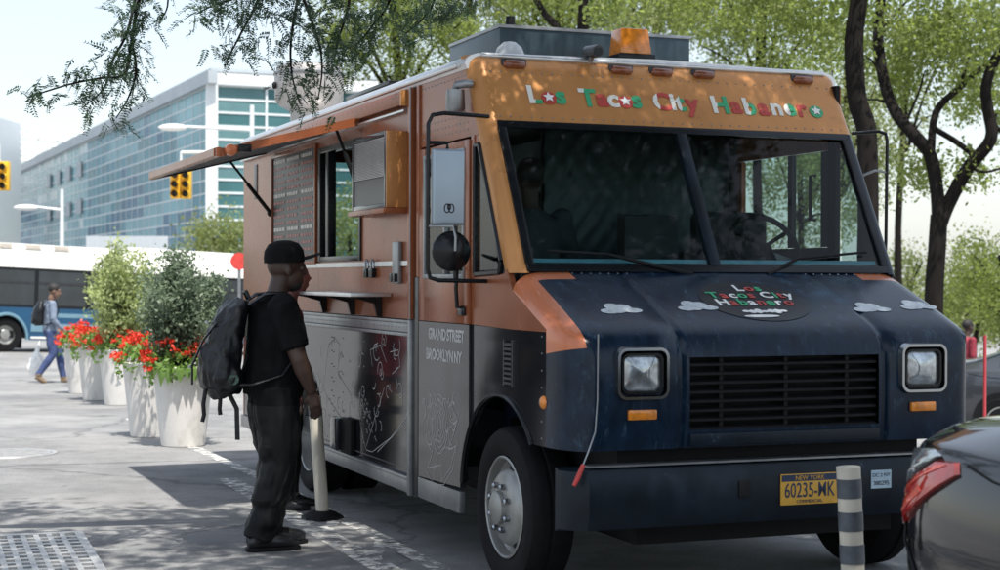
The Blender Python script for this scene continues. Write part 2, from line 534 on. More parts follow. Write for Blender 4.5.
# rub rails with a rivet channel
MB().box(-0.022, 0.03, 1.56, 6.15, 1.212, 1.232).box(-0.022, 0.03, 1.56, 6.15, 1.290, 1.308).box(-0.008, 0.03, 1.56, 6.15, 1.234, 1.288).build('rub_rail', M['steel'], truck, bevel=0.004)
MB().box(-0.02, 0.03, 1.56, 3.50, 0.300, 0.398).box(-0.028, 0.0, 1.56, 3.50, 0.375, 0.397).build('skirt_rail', M['steel'], truck, bevel=0.004)
MB().box(-0.02, 0.03, 4.62, 6.15, 0.300, 0.398).build('skirt_rail', M['steel'], truck, bevel=0.004)
# pocket between the body and the cab
MB().box(0.02, 0.06, 1.40, 1.555, 0.30, 2.66).build('door_pocket', M['black'], truck)
MB().box(-0.03, 0.02, 1.515, 1.558, 0.29, 1.31, 0).box(-0.03, 0.02, 1.515, 1.558, 1.312, 2.66, 1).build('corner_post', [M['steel'], M['copper_side']], truck, bevel=0.005)
MB().box(-0.012, 0.02, 1.405, 1.455, 1.56, 2.66).build('door_pocket_trim', M['copper_side'], truck, bevel=0.004)
MB().box(-0.012, 0.02, 1.405, 1.500, 0.29, 1.558).build('door_pocket_trim', M['gloss_black'], truck, bevel=0.004)

# --- cab side above the door and the riveted corner
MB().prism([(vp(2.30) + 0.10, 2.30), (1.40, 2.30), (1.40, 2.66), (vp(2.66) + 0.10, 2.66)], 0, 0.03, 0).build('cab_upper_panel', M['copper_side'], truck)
# cab door
door = MB()
door.box(-0.014, 0.02, 0.56, 0.64, 1.312, 2.285).box(-0.014, 0.02, 1.29, 1.395, 1.312, 2.285)
door.box(-0.014, 0.02, 0.64, 1.29, 2.235, 2.285).box(-0.014, 0.02, 0.64, 1.29, 1.312, 1.56)
cab_door = door.build('cab_door', M['copper_side'], truck, bevel=0.003)
pl_ = [(1.395, 0.42), (1.395, 1.308), (0.56, 1.308), (0.56, 0.775)] + arch(0.146, 0.42, 0.545, 37, 2, 8)
MB().prism(pl_, -0.012, 0.02, 0).build('door_lower_panel', M['greymetal'], cab_door)
MB().prism([(1.395, 0.30), (1.395, 0.416), (0.695, 0.416), (0.70, 0.30)], -0.016, 0.02, 0).build('door_step_rail', M['steel'], cab_door, bevel=0.004)
MB().box(-0.004, 0.0, 0.64, 1.29, 1.56, 2.235).build('door_window', M['sideglass'], cab_door)
fr = MB()
for a, b, c, d in [(0.63, 0.655, 1.55, 2.245), (1.275, 1.30, 1.55, 2.245), (0.655, 1.275, 2.22, 2.245), (0.655, 1.275, 1.55, 1.575), (0.93, 0.955, 1.575, 2.22)]:
    fr.box(-0.022, 0.004, a, b, c, d)
fr.build('window_frame', M['steel'], cab_door, bevel=0.004)
MB().tube([(-0.012, 0.655, 1.60), (-0.05, 0.645, 1.60), (-0.055, 0.645, 1.50), (-0.05, 0.640, 1.40), (-0.012, 0.64, 1.40)], 0.011, 8).build('grab_handle', M['gloss_black'], cab_door, smooth=60)
MB().box(-0.03, -0.012, 0.60, 0.70, 1.355, 1.40).build('door_latch', M['gloss_black'], cab_door, bevel=0.006)
# quarter window between door and windscreen pillar
q = [(0.50, 2.245), (vp(2.245) + 0.115, 2.245), (vp(1.64) + 0.125, 1.64), (0.14, 1.585), (0.50, 1.575)]
MB().prism(q, 0.006, 0.011, 0).build('quarter_window', M['sideglass'], truck)
rim = MB()
for i in range(5):
    a, b = q[i], q[(i + 1) % 5]
    rim.tube([(0.0, a[0], a[1]), (0.0, b[0], b[1])], 0.016, 6)
rim.build('quarter_window_frame', M['gloss_black'], truck, smooth=50)
MB().box(-0.006, 0.03, 0.505, 0.553, 1.56, 2.30).build('door_post', M['copper_side'], truck, bevel=0.003)
MB().prism([(vp(2.30) + 0.1, 2.262), (0.505, 2.262), (0.505, 2.298), (vp(2.30) + 0.1, 2.298)], 0, 0.03, 0).build('quarter_window_header', M['copper_side'], truck)
# cab side below the glass
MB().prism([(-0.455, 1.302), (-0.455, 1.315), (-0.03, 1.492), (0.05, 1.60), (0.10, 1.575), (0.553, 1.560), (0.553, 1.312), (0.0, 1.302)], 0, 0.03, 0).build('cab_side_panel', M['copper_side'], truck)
lw = [(-0.455, 0.765), (-0.455, 1.298), (0.553, 1.308), (0.553, 0.79)] + arch(0.146, 0.42, 0.545, 42, 141, 12)
MB().prism(lw, 0.002, 0.03, 0).build('fender_side_panel', M['greymetal'], truck)
ar = arch(0.146, 0.42, 0.548, 5, 142, 24)
MB().tube([(0.0, a, b) for a, b in ar], 0.014, 6).build('wheel_arch_lip', M['gloss_black'], truck, smooth=60)
# louvred vent on the fender
lv = MB()
lv.box(-0.012, 0.004, -0.06, -0.045, 1.02, 1.25).box(-0.012, 0.004, 0.055, 0.07, 1.02, 1.25)
for k in range(9):
    lv.box(-0.014, 0.004, -0.045, 0.055, 1.03 + k * 0.024, 1.042 + k * 0.024)
lv.build('fender_vent', M['darkmetal'], truck)

# --- hood and nose as one pressed shape
prof = [(-0.03, 1.583), (-0.12, 1.548), (-0.22, 1.505), (-0.34, 1.455), (-0.46, 1.402), (-0.56, 1.357), (-0.63, 1.322), (-0.68, 1.285), (-0.710, 1.24), (-0.722, 1.188), (-0.726, 1.08), (-0.726, 0.95), (-0.724, 0.85), (-0.712, 0.765)]
us = [0, 0.006, 0.02, 0.04, 0.065, 0.095, 0.125, 0.15, 0.2, 0.3, 0.45, 0.548, 0.562, 0.582, 0.596, 0.612, 0.75, 0.9, 1.05]
us = us + [W / 2] + [W - u for u in us[::-1]]
def hood_pt(u, k):
    v, z = prof[k]
    e = min(u, W - u)
    if e < 0.15:
        t = 1 - math.sqrt(max(0, 1 - ((0.15 - e) / 0.15) ** 2))
        v = max(v, -0.726 + 0.27 * t)
        if k < 9: z -= 0.095 * t * (1 if k < 7 else (9 - k) / 2.5)
    if 0.555 < e < 0.590:                       # shut line between hood and wing
        v += 0.022 if k >= 8 else 0.003
        z -= 0.005 if k < 9 else 0
    z += 0.006 * math.sin(math.pi * u / W) * (1 if k < 9 else 0)
    return (u, v, z)
hood = MB()
K = len(prof)
for u in us:
    for k in range(K): hood.v.append(hood_pt(u, k))
for i in range(len(us) - 1):
    um = (us[i] + us[i + 1]) / 2; e = min(um, W - um)
    for k in range(K - 1):
        if 0.612 < um < W - 0.612 and k >= 9 and k <= 11: continue
        band = um < 0.11 and k < 8
        cowl = k == 0 and (e < 0.34)
        hood.f.append((i * K + k, (i + 1) * K + k, (i + 1) * K + k + 1, i * K + k + 1))
        hood.m.append(1 if band or cowl else 0)
hood_o = hood.build('hood', [M['navy'], M['orange']], truck, smooth=50)
# right wing side
MB().prism([(-0.455, 0.765), (-0.455, 1.31), (-0.03, 1.49), (0.05, 1.60), (0.553, 1.56), (0.553, 0.79)] + arch(0.146, 0.42, 0.545, 42, 141, 12), W - 0.03, W, 0).build('fender_side_panel', M['navydark'], truck)
# white haze clouds printed on the hood
def hood_z(u, v):
    for k in range(K - 1):
        if prof[k + 1][0] <= v <= prof[k][0]:
            t = (v - prof[k][0]) / (prof[k + 1][0] - prof[k][0])
            return prof[k][1] * (1 - t) + prof[k + 1][1] * t + 0.006 * math.sin(math.pi * u / W)
    return prof[0][1]
M['cloudprint'] = mat('worn_white_print', (0.50, 0.54, 0.56), 0.4, 0, 0.3, 30.0)
def hood_decal(name, blobs, m, lift=0.003, n=16):
    mb = MB()
    for (u, v, ru, rv) in blobs:
        vs = [(u + ru * math.cos(2 * math.pi * i / n), v + rv * math.sin(2 * math.pi * i / n)) for i in range(n)]
        mb.add([(a, b, hood_z(a, b) + lift) for a, b in vs] + [(u, v, hood_z(u, v) + lift)], [(i, (i + 1) % n, n) for i in range(n)])
        lift += 0.00015
    return mb.build(name, m, hood_o)
for s_, d_ in [(0.30, 0.0), (0.72, 0.02), (1.70, 0.0), (2.00, 0.03)]:
    hood_decal('cloud_print', [(s_ + 0.02, -0.475 + d_, 0.05, 0.026), (s_ + 0.06, -0.462 + d_, 0.05, 0.036), (s_ + 0.05, -0.432 + d_, 0.042, 0.034), (s_ + 0.10, -0.445 + d_, 0.045, 0.036), (s_ + 0.14, -0.472 + d_, 0.05, 0.024)], M['cloudprint'], lift=0.0025)
# round hood emblem
hood_decal('emblem_disc', [(1.155, -0.375, 0.295, 0.215)], M['gloss_black'], lift=0.003, n=40)
slope = (prof[5][1] - prof[1][1]) / (prof[5][0] - prof[1][0])
def hood_text(txt, u, v, size, colors, bold=0.0026, sq=1.0):
    ya = Vector((0, 1, slope)).normalized()
    x = 0.0; parts = []
    for ch in txt:
        if ch == ' ': x += size * 0.32; continue
        me = text_mesh(ch, size, 0.0006, bold, 'LEFT')
        w = max([p.co.x for p in me.vertices]) if len(me.vertices) else 0
        parts.append((me, x)); x += w + size * 0.06
    for i, (me, xx) in enumerate(parts):
        Mx = frame_matrix((u - x / 2 + xx, v, hood_z(u, v) + 0.0055), (1, 0, 0), ya)
        put('letter', me, Mx, hood_o, colors[i % len(colors)])
cyc = [M['white'], M['red'], M['green']]
hood_text('Los', 1.19, -0.272, 0.098, cyc)
hood_text('Tacos City', 1.165, -0.352, 0.098, cyc[::-1])
hood_text('Habanero', 1.145, -0.430, 0.098, cyc)
hood_decal('skyline_print', [(1.04 + 0.035 * k, -0.495 - 0.004 * (k % 2), 0.022, 0.012 + 0.006 * (k % 3)) for k in range(7)], M['white'], lift=0.0045, n=8)
hood_decal('brush_print', [(1.10, -0.545, 0.10, 0.014)], M['white'], lift=0.0045, n=12)

# --- windscreen frame: header, pillars, panes
def cap_pt(u, z, extra=0.0):
    v = vp(z) if z <= 2.70 else 0.585 + (z - 2.70) * 1.3
    e = min(u, W - u)
    if e < 0.085:
        t = 1 - math.sqrt(max(0, 1 - ((0.085 - e) / 0.085) ** 2))
        v += 0.105 * t
    return (u, v + extra, z)
def cap(name, ulist, zlist, m, smooth=45):
    mb = MB(); n = len(zlist)
    for u in ulist:
        for z in zlist: mb.v.append(cap_pt(u, z))
    for i in range(len(ulist) - 1):
        for k in range(n - 1):
            mb.f.append((i * n + k, i * n + k + 1, (i + 1) * n + k + 1, (i + 1) * n + k)); mb.m.append(0)
    return mb.build(name, m, truck, smooth=smooth)
el = [0, 0.004, 0.012, 0.025, 0.04, 0.06, 0.085]
er = [W - e for e in el[::-1]]
header = cap('header_panel', el + [0.3, 0.7, W / 2, W - 0.7, W - 0.3] + er, [2.372, 2.40, 2.5, 2.6, 2.66, 2.70, 2.725, 2.74], M['copper'])
cap('windscreen_pillar', el, [1.58, 1.8, 2.0, 2.2, 2.372], M['copper'])
cap('windscreen_pillar', er, [1.58, 1.8, 2.0, 2.2, 2.372], M['navydark'])
def sill(u0, u1, z0, z1, d0, d1, name, m, bev=0.004):
    MB().hexa([(u0, vp(z0) + d0, z0), (u1, vp(z0) + d0, z0), (u1, vp(z0) + d1, z0), (u0, vp(z0) + d1, z0),
               (u0, vp(z1) + d0, z1), (u1, vp(z1) + d0, z1), (u1, vp(z1) + d1, z1), (u0, vp(z1) + d1, z1)]).build(name, m, truck, bevel=bev)
sill(0.075, W - 0.075, 1.588, 1.625, -0.012, 0.03, 'windscreen_seal', M['gloss_black'])
sill(0.075, W - 0.075, 2.335, 2.372, -0.012, 0.03, 'windscreen_seal', M['gloss_black'])
sill(0.072, 0.118, 1.625, 2.335, -0.012, 0.03, 'windscreen_seal', M['gloss_black'])
sill(W - 0.118, W - 0.072, 1.625, 2.335, -0.012, 0.03, 'windscreen_seal', M['gloss_black'])
sill(W / 2 - 0.03, W / 2 + 0.03, 1.625, 2.335, -0.016, 0.03, 'windscreen_divider', M['navydark'])
for a, b in [(0.118, W / 2 - 0.03), (W / 2 + 0.03, W - 0.118)]:
    sill(a, b, 1.625, 2.335, 0.004, 0.010, 'windscreen_pane', M['glass'], 0)
sill(0.13, W - 0.13, 1.632, 1.652, 0.02, 0.04, 'dash_edge', mat('teal_dash_edge', (0.10, 0.24, 0.30), 0.4), 0)
# wipers
for (p0, p1, p2) in [((0.98, -0.055, 1.575), (0.52, 0.0, 1.675), (0.20, 0.0, 1.69)), ((1.42, -0.05, 1.58), (1.62, 0.0, 1.66), (2.06, 0.02, 1.70))]:
    w = MB().tube([p0, (p1[0], vp(p1[2]) - 0.03, p1[2])], [0.012, 0.008], 6)
    w.tube([(p1[0] * 1.02 - 0.02 * p2[0], vp(p1[2]) - 0.022, p1[2]), (p2[0], vp(p2[2]) - 0.022, p2[2])], 0.007, 6)
    w.build('wiper', M['black'], truck, smooth=50)
# header marker lamps
for u in (0.244, 0.872, 1.116, 1.376, 2.014):
    z = 2.688; v = vp(z)
    mk = MB().tube([(u - 0.062, v - 0.006, z), (u - 0.05, v - 0.012, z), (u + 0.05, v - 0.012, z), (u + 0.062, v - 0.006, z)], [0.010, 0.024, 0.024, 0.010], 10)
    o = mk.build('marker_lamp', M['amberdark'], truck, smooth=60)
    MB().box(u - 0.072, u + 0.072, v - 0.004, v + 0.012, z - 0.031, z + 0.031).build('lamp_base', M['darkmetal'], o, bevel=0.003)
# lettering on the header
def twotone(name, a, b, thr):
    m, N, L, bs = newmat(name)
    tc = N.new('ShaderNodeTexCoord'); sp = N.new('ShaderNodeSeparateXYZ'); nz = N.new('ShaderNodeTexNoise')
    nz.inputs['Scale'].default_value = 45
    L.new(tc.outputs['Object'], sp.inputs[0]); L.new(tc.outputs['Object'], nz.inputs['Vector'])
    ma = N.new('ShaderNodeMath'); ma.operation = 'MULTIPLY_ADD'; ma.inputs[1].default_value = 0.02
    L.new(nz.outputs[0], ma.inputs[0]); L.new(sp.outputs[0], ma.inputs[2])
    gt = N.new('ShaderNodeMath'); gt.operation = 'GREATER_THAN'; gt.inputs[1].default_value = thr
    L.new(ma.outputs[0], gt.inputs[0])
    mx = N.new('ShaderNodeMix'); mx.data_type = 'RGBA'
    mx.inputs[6].default_value = (*a, 1); mx.inputs[7].default_value = (*b, 1)
    L.new(gt.outputs[0], mx.inputs[0]); L.new(mx.outputs[2], bs.inputs['Base Color'])
    bs.inputs['Roughness'].default_value = 0.45
    return m
cw, cg, cr = (0.70, 0.68, 0.62), (0.03, 0.33, 0.15), (0.42, 0.04, 0.03)
tones = {'G': twotone('letter_white_green', cw, cg, 0.045), 'R': twotone('letter_white_red', cw, cr, 0.045), 'W': twotone('letter_white', cw, cw, 0), 'r': twotone('letter_red', cr, cr, 0), 'g': twotone('letter_green', cg, cg, 0)}
def header_word(txt, cols, u0, u1, z, size):
    ws = []; x = 0
    for ch in txt:
        me = text_mesh(ch, size, 0.0007, 0.006, 'LEFT')
        lo = min(p.co.x for p in me.vertices); hi = max(p.co.x for p in me.vertices)
        me.transform(Matrix.Translation((-lo, 0, 0)))
        ws.append((me, hi - lo)); x += hi - lo
    gap = ((u1 - u0) - x) / max(1, len(txt) - 1)
    u = u0
    for i, (me, w) in enumerate(ws):
        zz = z + random.uniform(-0.004, 0.004)
        o = put('letter', me, frame_matrix((u, vp(zz) - 0.004, zz), (1, 0, 0), (0, 0.587, 1)), header, tones[cols[i]])
        if txt[i] == 'o':                                  # little white star in each o
            st = MB(); pts = []
            for k in range(10):
                rr = 0.034 if k % 2 == 0 else 0.016
                pts.append((w / 2 + rr * math.sin(k * math.pi / 5), size * 0.26 + rr * math.cos(k * math.pi / 5), 0.003))
            st.add(pts + [(w / 2, size * 0.26, 0.003)], [(k, (k + 1) % 10, 10) for k in range(10)])
            st.build('star', M['white'], o)
        u += w + gap
header_word('Los', 'Grg', 0.285, 0.500, 2.480, 0.155)
header_word('Tacos', 'GrWrg', 0.580, 0.945, 2.478, 0.155)
header_word('City', 'RWGr', 1.015, 1.295, 2.476, 0.155)
header_word('Habanero', 'GrGrWGrg', 1.375, 2.080, 2.470, 0.155)

# --- grille, lamps, bumper
gr = MB().box(0.60, W - 0.60, -0.640, -0.630, 0.795, 1.20)
gr.build('grille_back', M['black'], truck)
for k in range(8):
    z = 0.845 + k * 0.043
    MB().hexa([(0.618, -0.712, z), (W - 0.618, -0.712, z), (W - 0.618, -0.672, z + 0.012), (0.618, -0.672, z + 0.012),
               (0.618, -0.712, z + 0.012), (W - 0.618, -0.712, z + 0.012), (W - 0.618, -0.672, z + 0.024), (0.618, -0.672, z + 0.024)]).build('grille_slat', M['black'], truck)
for u in (0.78, 1.13, 1.47):
    MB().box(u, u + 0.02, -0.700, -0.66, 0.80, 1.188).build('grille_bar', M['black'], truck)
MB().box(0.612, W - 0.612, -0.735, -0.69, 0.775, 0.832).build('grille_sill', M['navydark'], truck, bevel=0.006)
def rrect(cx, cz, w, h, r, n=5):
    pts = []
    for (sx, sz, a0) in [(1, 1, 0), (-1, 1, 90), (-1, -1, 180), (1, -1, 270)]:
        for i in range(n + 1):
            a = R(a0 + 90 * i / n)
            pts.append((cx + sx * (w / 2 - r) + r * math.cos(a), cz + sz * (h / 2 - r) + r * math.sin(a)))
    return pts
def rr_ring(cx, cz, w, h, r, t, y0, y1):
    """rounded rectangular tube frame facing -v"""
    mb = MB(); A = rrect(cx, cz, w, h, r); B = rrect(cx, cz, w - t, h - t, max(0.005, r - t * 0.4)); C = rrect(cx, cz, w - 2 * t, h - 2 * t, max(0.004, r - t * 0.8))
    n = len(A)
    mb.v += [(a, y1, b) for a, b in A] + [(a * 0.5 + c * 0.5, y0, b * 0.5 + d * 0.5) for (a, b), (c, d) in zip(A, B)] + [(c * 0.5 + a * 0.5, y0, d * 0.5 + b * 0.5) for (a, b), (c, d) in zip(B, C)] + [(a, y1, b) for a, b in C]
    for L_ in range(3):
        for i in range(n):
            mb.f.append((L_ * n + i, L_ * n + (i + 1) % n, (L_ + 1) * n + (i + 1) % n, (L_ + 1) * n + i)); mb.m.append(0)
    return mb
for uc in (0.362, W - 0.362):
    ho = rr_ring(uc, 1.118, 0.275, 0.250, 0.05, 0.026, -0.752, -0.722).build('headlight', M['chrome'], truck, smooth=50)
    rr_ring(uc, 1.118, 0.222, 0.197, 0.04, 0.022, -0.742, -0.722).build('inner_bezel', M['gloss_black'], ho, smooth=50)
    A = rrect(uc, 1.118, 0.182, 0.157, 0.03); n = len(A)
    MB().add([(a, -0.728, b) for a, b in A] + [((a - uc) * 0.6 + uc, -0.740, (b - 1.118) * 0.6 + 1.118) for a, b in A] + [(uc, -0.743, 1.118)],
             [(i, (i + 1) % n, n + (i + 1) % n, n + i) for i in range(n)] + [(n + i, n + (i + 1) % n, 2 * n) for i in range(n)]).build('lens', M['clearlens'], ho, smooth=60)
    MB().box(uc - 0.072, uc + 0.072, -0.745, -0.724, 0.905, 0.952).build('turn_signal', M['amber'], truck, bevel=0.008)
# side marker on the left wing
MB().lathe([(0.032, 0), (0.032, -0.012), (0.022, -0.022), (0, -0.026)], 14, axis=0, c=(0.006, -0.43, 0.972)).build('side_marker', M['amber'], truck, smooth=50)
bu = MB()
bp_ = [(-0.615, 0.40), (-0.775, 0.415), (-0.795, 0.47), (-0.795, 0.63), (-0.775, 0.680), (-0.615, 0.690)]
ul = [0.0, 0.03, 0.09, 0.3, W - 0.36, W - 0.15, W - 0.09, W - 0.06]
for u in ul:
    e = min(u, W - 0.06 - u); k = max(0, 0.09 - e) / 0.09
    for (v, z) in bp_: bu.v.append((u - 0.02 if u < 1 else u + 0.02, v + (0.12 * k * k if v < -0.7 else 0), z))
nb = len(bp_)
for i in range(len(ul) - 1):
    for k in range(nb):
        bu.f.append((i * nb + k, i * nb + (k + 1) % nb, (i + 1) * nb + (k + 1) % nb, (i + 1) * nb + k)); bu.m.append(0)
bu.f += [tuple(range(nb)), tuple((len(ul) - 1) * nb + k for k in range(nb))[::-1]]; bu.m += [0, 0]
bumper = bu.build('bumper', M['navydark'], truck, smooth=35)
MB().box(0.10, W - 0.05, -0.72, -0.64, 0.691, 0.70).build('bumper_top_strip', M['steel'], bumper)
for u in (0.86, 1.80):
    MB().box(u - 0.03, u + 0.03, -0.803, -0.79, 0.535, 0.615).build('tow_slot', M['black'], bumper, bevel=0.004)
# number plate
pz0, pz1, pu0, pu1 = 0.488, 0.634, 1.052, 1.362
plate = MB().box(pu0, pu1, -0.806, -0.797, pz0, pz1).build('number_plate', M['plate'], bumper, bevel=0.003)
MB().box(pu0 + 0.004, pu1 - 0.004, -0.8085, -0.806, pz1 - 0.034, pz1 - 0.004).build('plate_band', M['plateblue'], plate)
def front_text(txt, u, z, size, m, parent, v=-0.8095, bold=0.0, sx=1.0):
    me = text_mesh(txt, size, 0.0006, bold)
    me.transform(Matrix.Scale(sx, 4, (1, 0, 0)))
    return put('lettering', me, frame_matrix((u, v, z), (1, 0, 0), (0, 0, 1)), parent, m)
uc = (pu0 + pu1) / 2
front_text('NEW', uc - 0.045, pz1 - 0.029, 0.030, M['plate'], plate, -0.8100)
front_text('YORK', uc + 0.04, pz1 - 0.029, 0.030, M['plate'], plate, -0.8100)
front_text('60235-MK', uc, 0.524, 0.098, M['plateblue'], plate, -0.8075, 0.0004, 0.66)
front_text('COMMERCIAL', uc, pz0 + 0.008, 0.023, M['plateblue'], plate, -0.8075)
stk = MB().box(1.555, 1.668, -0.801, -0.7965, 0.545, 0.633).build('registration_sticker', M['sticker'], bumper)
front_text('DC 2 NY', 1.611, 0.601, 0.026, M['plateblue'], stk, -0.8018)
front_text('380295', 1.611, 0.561, 0.030, M['gloss_black'], stk, -0.8018, 0.0)
MB().box(1.98, 2.16, -0.801, -0.7965, 0.575, 0.632).build('registration_sticker', M['sticker'], bumper)
# dangling cable with red end
MB().tube([(0.135, -0.742, 1.30), (0.130, -0.748, 1.0), (0.118, -0.752, 0.86), (0.075, -0.76, 0.76), (0.045, -0.775, 0.71)], 0.004, 6).build('cable', M['steel'], truck, smooth=60)
MB().tube([(0.048, -0.775, 0.715), (0.015, -0.79, 0.66), (-0.005, -0.792, 0.625)], [0.010, 0.012, 0.009], 8).build('cable_end', M['red'], truck, smooth=60)

# --- wheels
def wheel(v, outer, flip, front, turn=0):
    tp = [(0.255, 0.02), (0.262, 0.0), (0.30, -0.014), (0.35, -0.018), (0.385, -0.006), (0.402, 0.02), (0.405, 0.05), (0.405, 0.08), (0.397, 0.085), (0.397, 0.10), (0.405, 0.105), (0.405, 0.17), (0.385, 0.215), (0.30, 0.225), (0.255, 0.20)]
    s_ = -1 if flip else 1
    root = MB().lathe([(r, h * s_) for r, h in tp], 48, 0).mesh('wheel', M['tyre'], smooth=35)
    w = link('wheel', root, truck, (outer, v, 0.405))
    if front: rp = [(0.258, -0.004), (0.250, -0.010), (0.243, -0.004), (0.238, 0.045), (0.222, 0.060), (0.205, 0.045), (0.185, 0.006), (0.160, -0.016), (0.10, -0.020), (0.085, -0.024), (0.082, -0.05), (0.06, -0.062), (0.0, -0.064)]
    else: rp = [(0.258, -0.004), (0.250, -0.010), (0.243, -0.004), (0.236, 0.10), (0.20, 0.15), (0.12, 0.15), (0.10, 0.11), (0.07, 0.04), (0.05, 0.03), (0.0, 0.03)]
    rmo = MB().lathe([(r, h * s_) for r, h in rp], 40, 0).build('rim', M['rim'], w, smooth=40)
    f0 = -0.016 if front else 0.145
    for k in range(8):
        a = 2 * math.pi * (k + 0.5) / 8
        c = (f0 * s_, 0.115 * math.cos(a), 0.115 * math.sin(a))
        MB().lathe([(0.017, 0.01 * s_), (0.017, -0.028 * s_), (0.009, -0.036 * s_), (0, -0.036 * s_)], 6, 0, c).build('lug_nut', M['chrome'], rmo)
    for k in range(5):
        a = 2 * math.pi * k / 5 + 0.5
        hc = MB().lathe([(0.024, 0), (0.0, 0)], 12, 0)
        hc.xf(Matrix.Translation(((0.0215 if front else 0.14) * s_, 0.190 * math.cos(a), 0.190 * math.sin(a))) @ Matrix.Rotation(a, 4, 'X'))
        hc.build('dark_hole_disc', M['black'], rmo)  # flat black disc stands in for the dark of an open hole
    return w
wheel(0.146, 0.03, False, True); wheel(4.06, 0.03, False, False)
wheel(0.146, W - 0.03, True, True); wheel(4.06, W - 0.03, True, False)
MB().lathe([(0.40, 0.26), (0.40, 0.46), (0.0, 0.46)], 24, 0, (0.03, 4.06, 0.405)).build('inner_rear_tyre', M['tyre'], truck, smooth=35)
# chassis, floor and inner arches keep the underside dark
MB().box(0.42, W - 0.42, -0.55, 6.1, 0.30, 0.44).build('chassis', M['black'], truck)
MB().box(0.05, W - 0.05, 0.75, 6.11, 0.46, 0.54).build('floor', M['interior'], truck)
MB().box(0.30, W - 0.30, -0.60, 0.75, 0.45, 0.80).build('engine_tray', M['black'], truck)
MB().box(0.35, W - 0.35, -0.58, 0.80, 0.85, 1.10).build('engine_cover', M['black'], truck)
MB().box(0.04, W - 0.04, -0.45, 0.75, 1.22, 1.25).build('cab_floor', M['interior'], truck)
MB().tube([(0.2, 0.146, 0.40), (W - 0.2, 0.146, 0.40)], 0.06, 8).build('axle', M['black'], truck)
MB().tube([(0.2, 4.06, 0.40), (W - 0.2, 4.06, 0.40)], 0.08, 8).build('axle', M['black'], truck)

# --- roof, drip rail and roof equipment
rp_ = [(0, 2.662), (-0.012, 2.69), (-0.004, 2.715), (0.02, 2.735), (0.06, 2.748), (W / 2, 2.768), (W - 0.06, 2.748), (W - 0.02, 2.735), (W + 0.004, 2.715), (W + 0.012, 2.69), (W, 2.662)]
roof = MB().prism(rp_, 0.63, 6.15, 1).build('roof', M['alu'], truck, smooth=35)
MB().tube([(0.08, 0.622, 2.735), (W - 0.08, 0.622, 2.735)], 0.018, 8).build('roof_front_edge', M['alu'], roof, smooth=60)
MB().tube([(-0.016, 0.72, 2.690), (-0.016, 6.15, 2.690)], 0.016, 8).build('drip_rail', M['alu'], roof, smooth=60)
# long copper channel below the drip rail
ch = MB().prism([(-0.055, 2.565), (-0.055, 2.645), (0.0, 2.658), (0.0, 2.565)], 1.62, 6.13, 1)
ch.build('awning_channel', M['copper_side'], truck, bevel=0.004)
MB().prism([(-0.058, 2.56), (-0.058, 2.65), (-0.001, 2.66), (-0.001, 2.56)], 1.60, 1.618, 1).build('channel_end_cap', M['copper'], truck)
MB().prism([(-0.035, 2.530), (-0.035, 2.542), (0, 2.55), (0, 2.53)], 1.62, 6.13, 1).build('light_strip', M['alu'], truck)
ac = MB().box(0.405, 1.62, 1.20, 2.06, 2.755, 3.0)
aco = ac.build('roof_air_unit', mat('blue_grey_sheet', (0.035, 0.055, 0.068), 0.35, 0.5, 0.25, 2.5, rvar=0.1), truck, bevel=0.004)
MB().box(0.398, 1.627, 1.193, 2.067, 2.985, 3.004).build('unit_rim', M['steel'], aco, bevel=0.002)
MB().lathe([(0.0, 0.07), (0.025, 0.065), (0.03, 0.0)], 12, 2, (0.50, 1.28, 3.0)).build('unit_cap', M['black'], aco, smooth=40)
MB().lathe([(0.085, 0), (0.083, 0.03), (0.068, 0.068), (0.035, 0.098), (0, 0.105)], 20, 2, (0.315, 0.82, 2.745)).build('antenna_dome', mat('pale_dome', (0.5, 0.52, 0.55), 0.4), truck, smooth=60)
be = MB().box(0.905, 1.125, 0.66, 0.86, 2.765, 2.80).build('beacon', M['gloss_black'], truck, bevel=0.008)
MB().hexa([(0.92, 0.675, 2.80), (1.11, 0.675, 2.80), (1.11, 0.845, 2.80), (0.92, 0.845, 2.80), (0.932, 0.70, 2.945), (1.098, 0.70, 2.945), (1.098, 0.83, 2.945), (0.932, 0.83, 2.945)]).build('beacon_lens', M['amber'], be, bevel=0.012)
MB().lathe([(0.05, 0), (0.05, 0.08), (0, 0.08)], 12, 2, (1.015, 0.76, 2.803)).build('beacon_bulb', M['clearlens'], be)
cmr = MB().tube([(0.70, 0.50, 2.775), (0.70, 0.53, 2.778), (0.70, 0.64, 2.79)], [0.034, 0.036, 0.032], 14)
cmo = cmr.build('roof_camera', M['darkmetal'], truck, smooth=50)
MB().lathe([(0.026, 0), (0.0, 0)], 14, 1, (0.70, 0.498, 2.775)).build('camera_lens', M['gloss_black'], cmo)
MB().tube([(0.70, 0.57, 2.77), (0.70, 0.60, 2.735)], 0.014, 8).build('camera_bracket', M['steel'], cmo)
so = MB().box(0.10, 0.85, 2.35, 3.35, 2.775, 2.80)
so.build('solar_panel', M['gloss_black'], truck, bevel=0.004)
# exhaust fan near the back of the roof
fc = (0.36, 5.35, 2.755)
fan = MB().lathe([(0.15, 0), (0.15, 0.13), (0.17, 0.15), (0.245, 0.19), (0.275, 0.24), (0.28, 0.44), (0.255, 0.50), (0.20, 0.52), (0.0, 0.53)], 28, 2, fc).build('exhaust_fan', mat('dull_aluminium_fan', (0.36, 0.34, 0.33), 0.45, 0.5, 0.1, 4.0), truck, smooth=35)
MB().lathe([(0.286, 0.43), (0.290, 0.44), (0.286, 0.45)], 28, 2, fc).build('fan_band', M['steel'], fan, smooth=60)
MB().ball((fc[0] - 0.29, fc[1] - 0.02, fc[2] + 0.34), (0.02, 0.02, 0.03)).build('fan_latch', M['black'], fan, smooth=60)
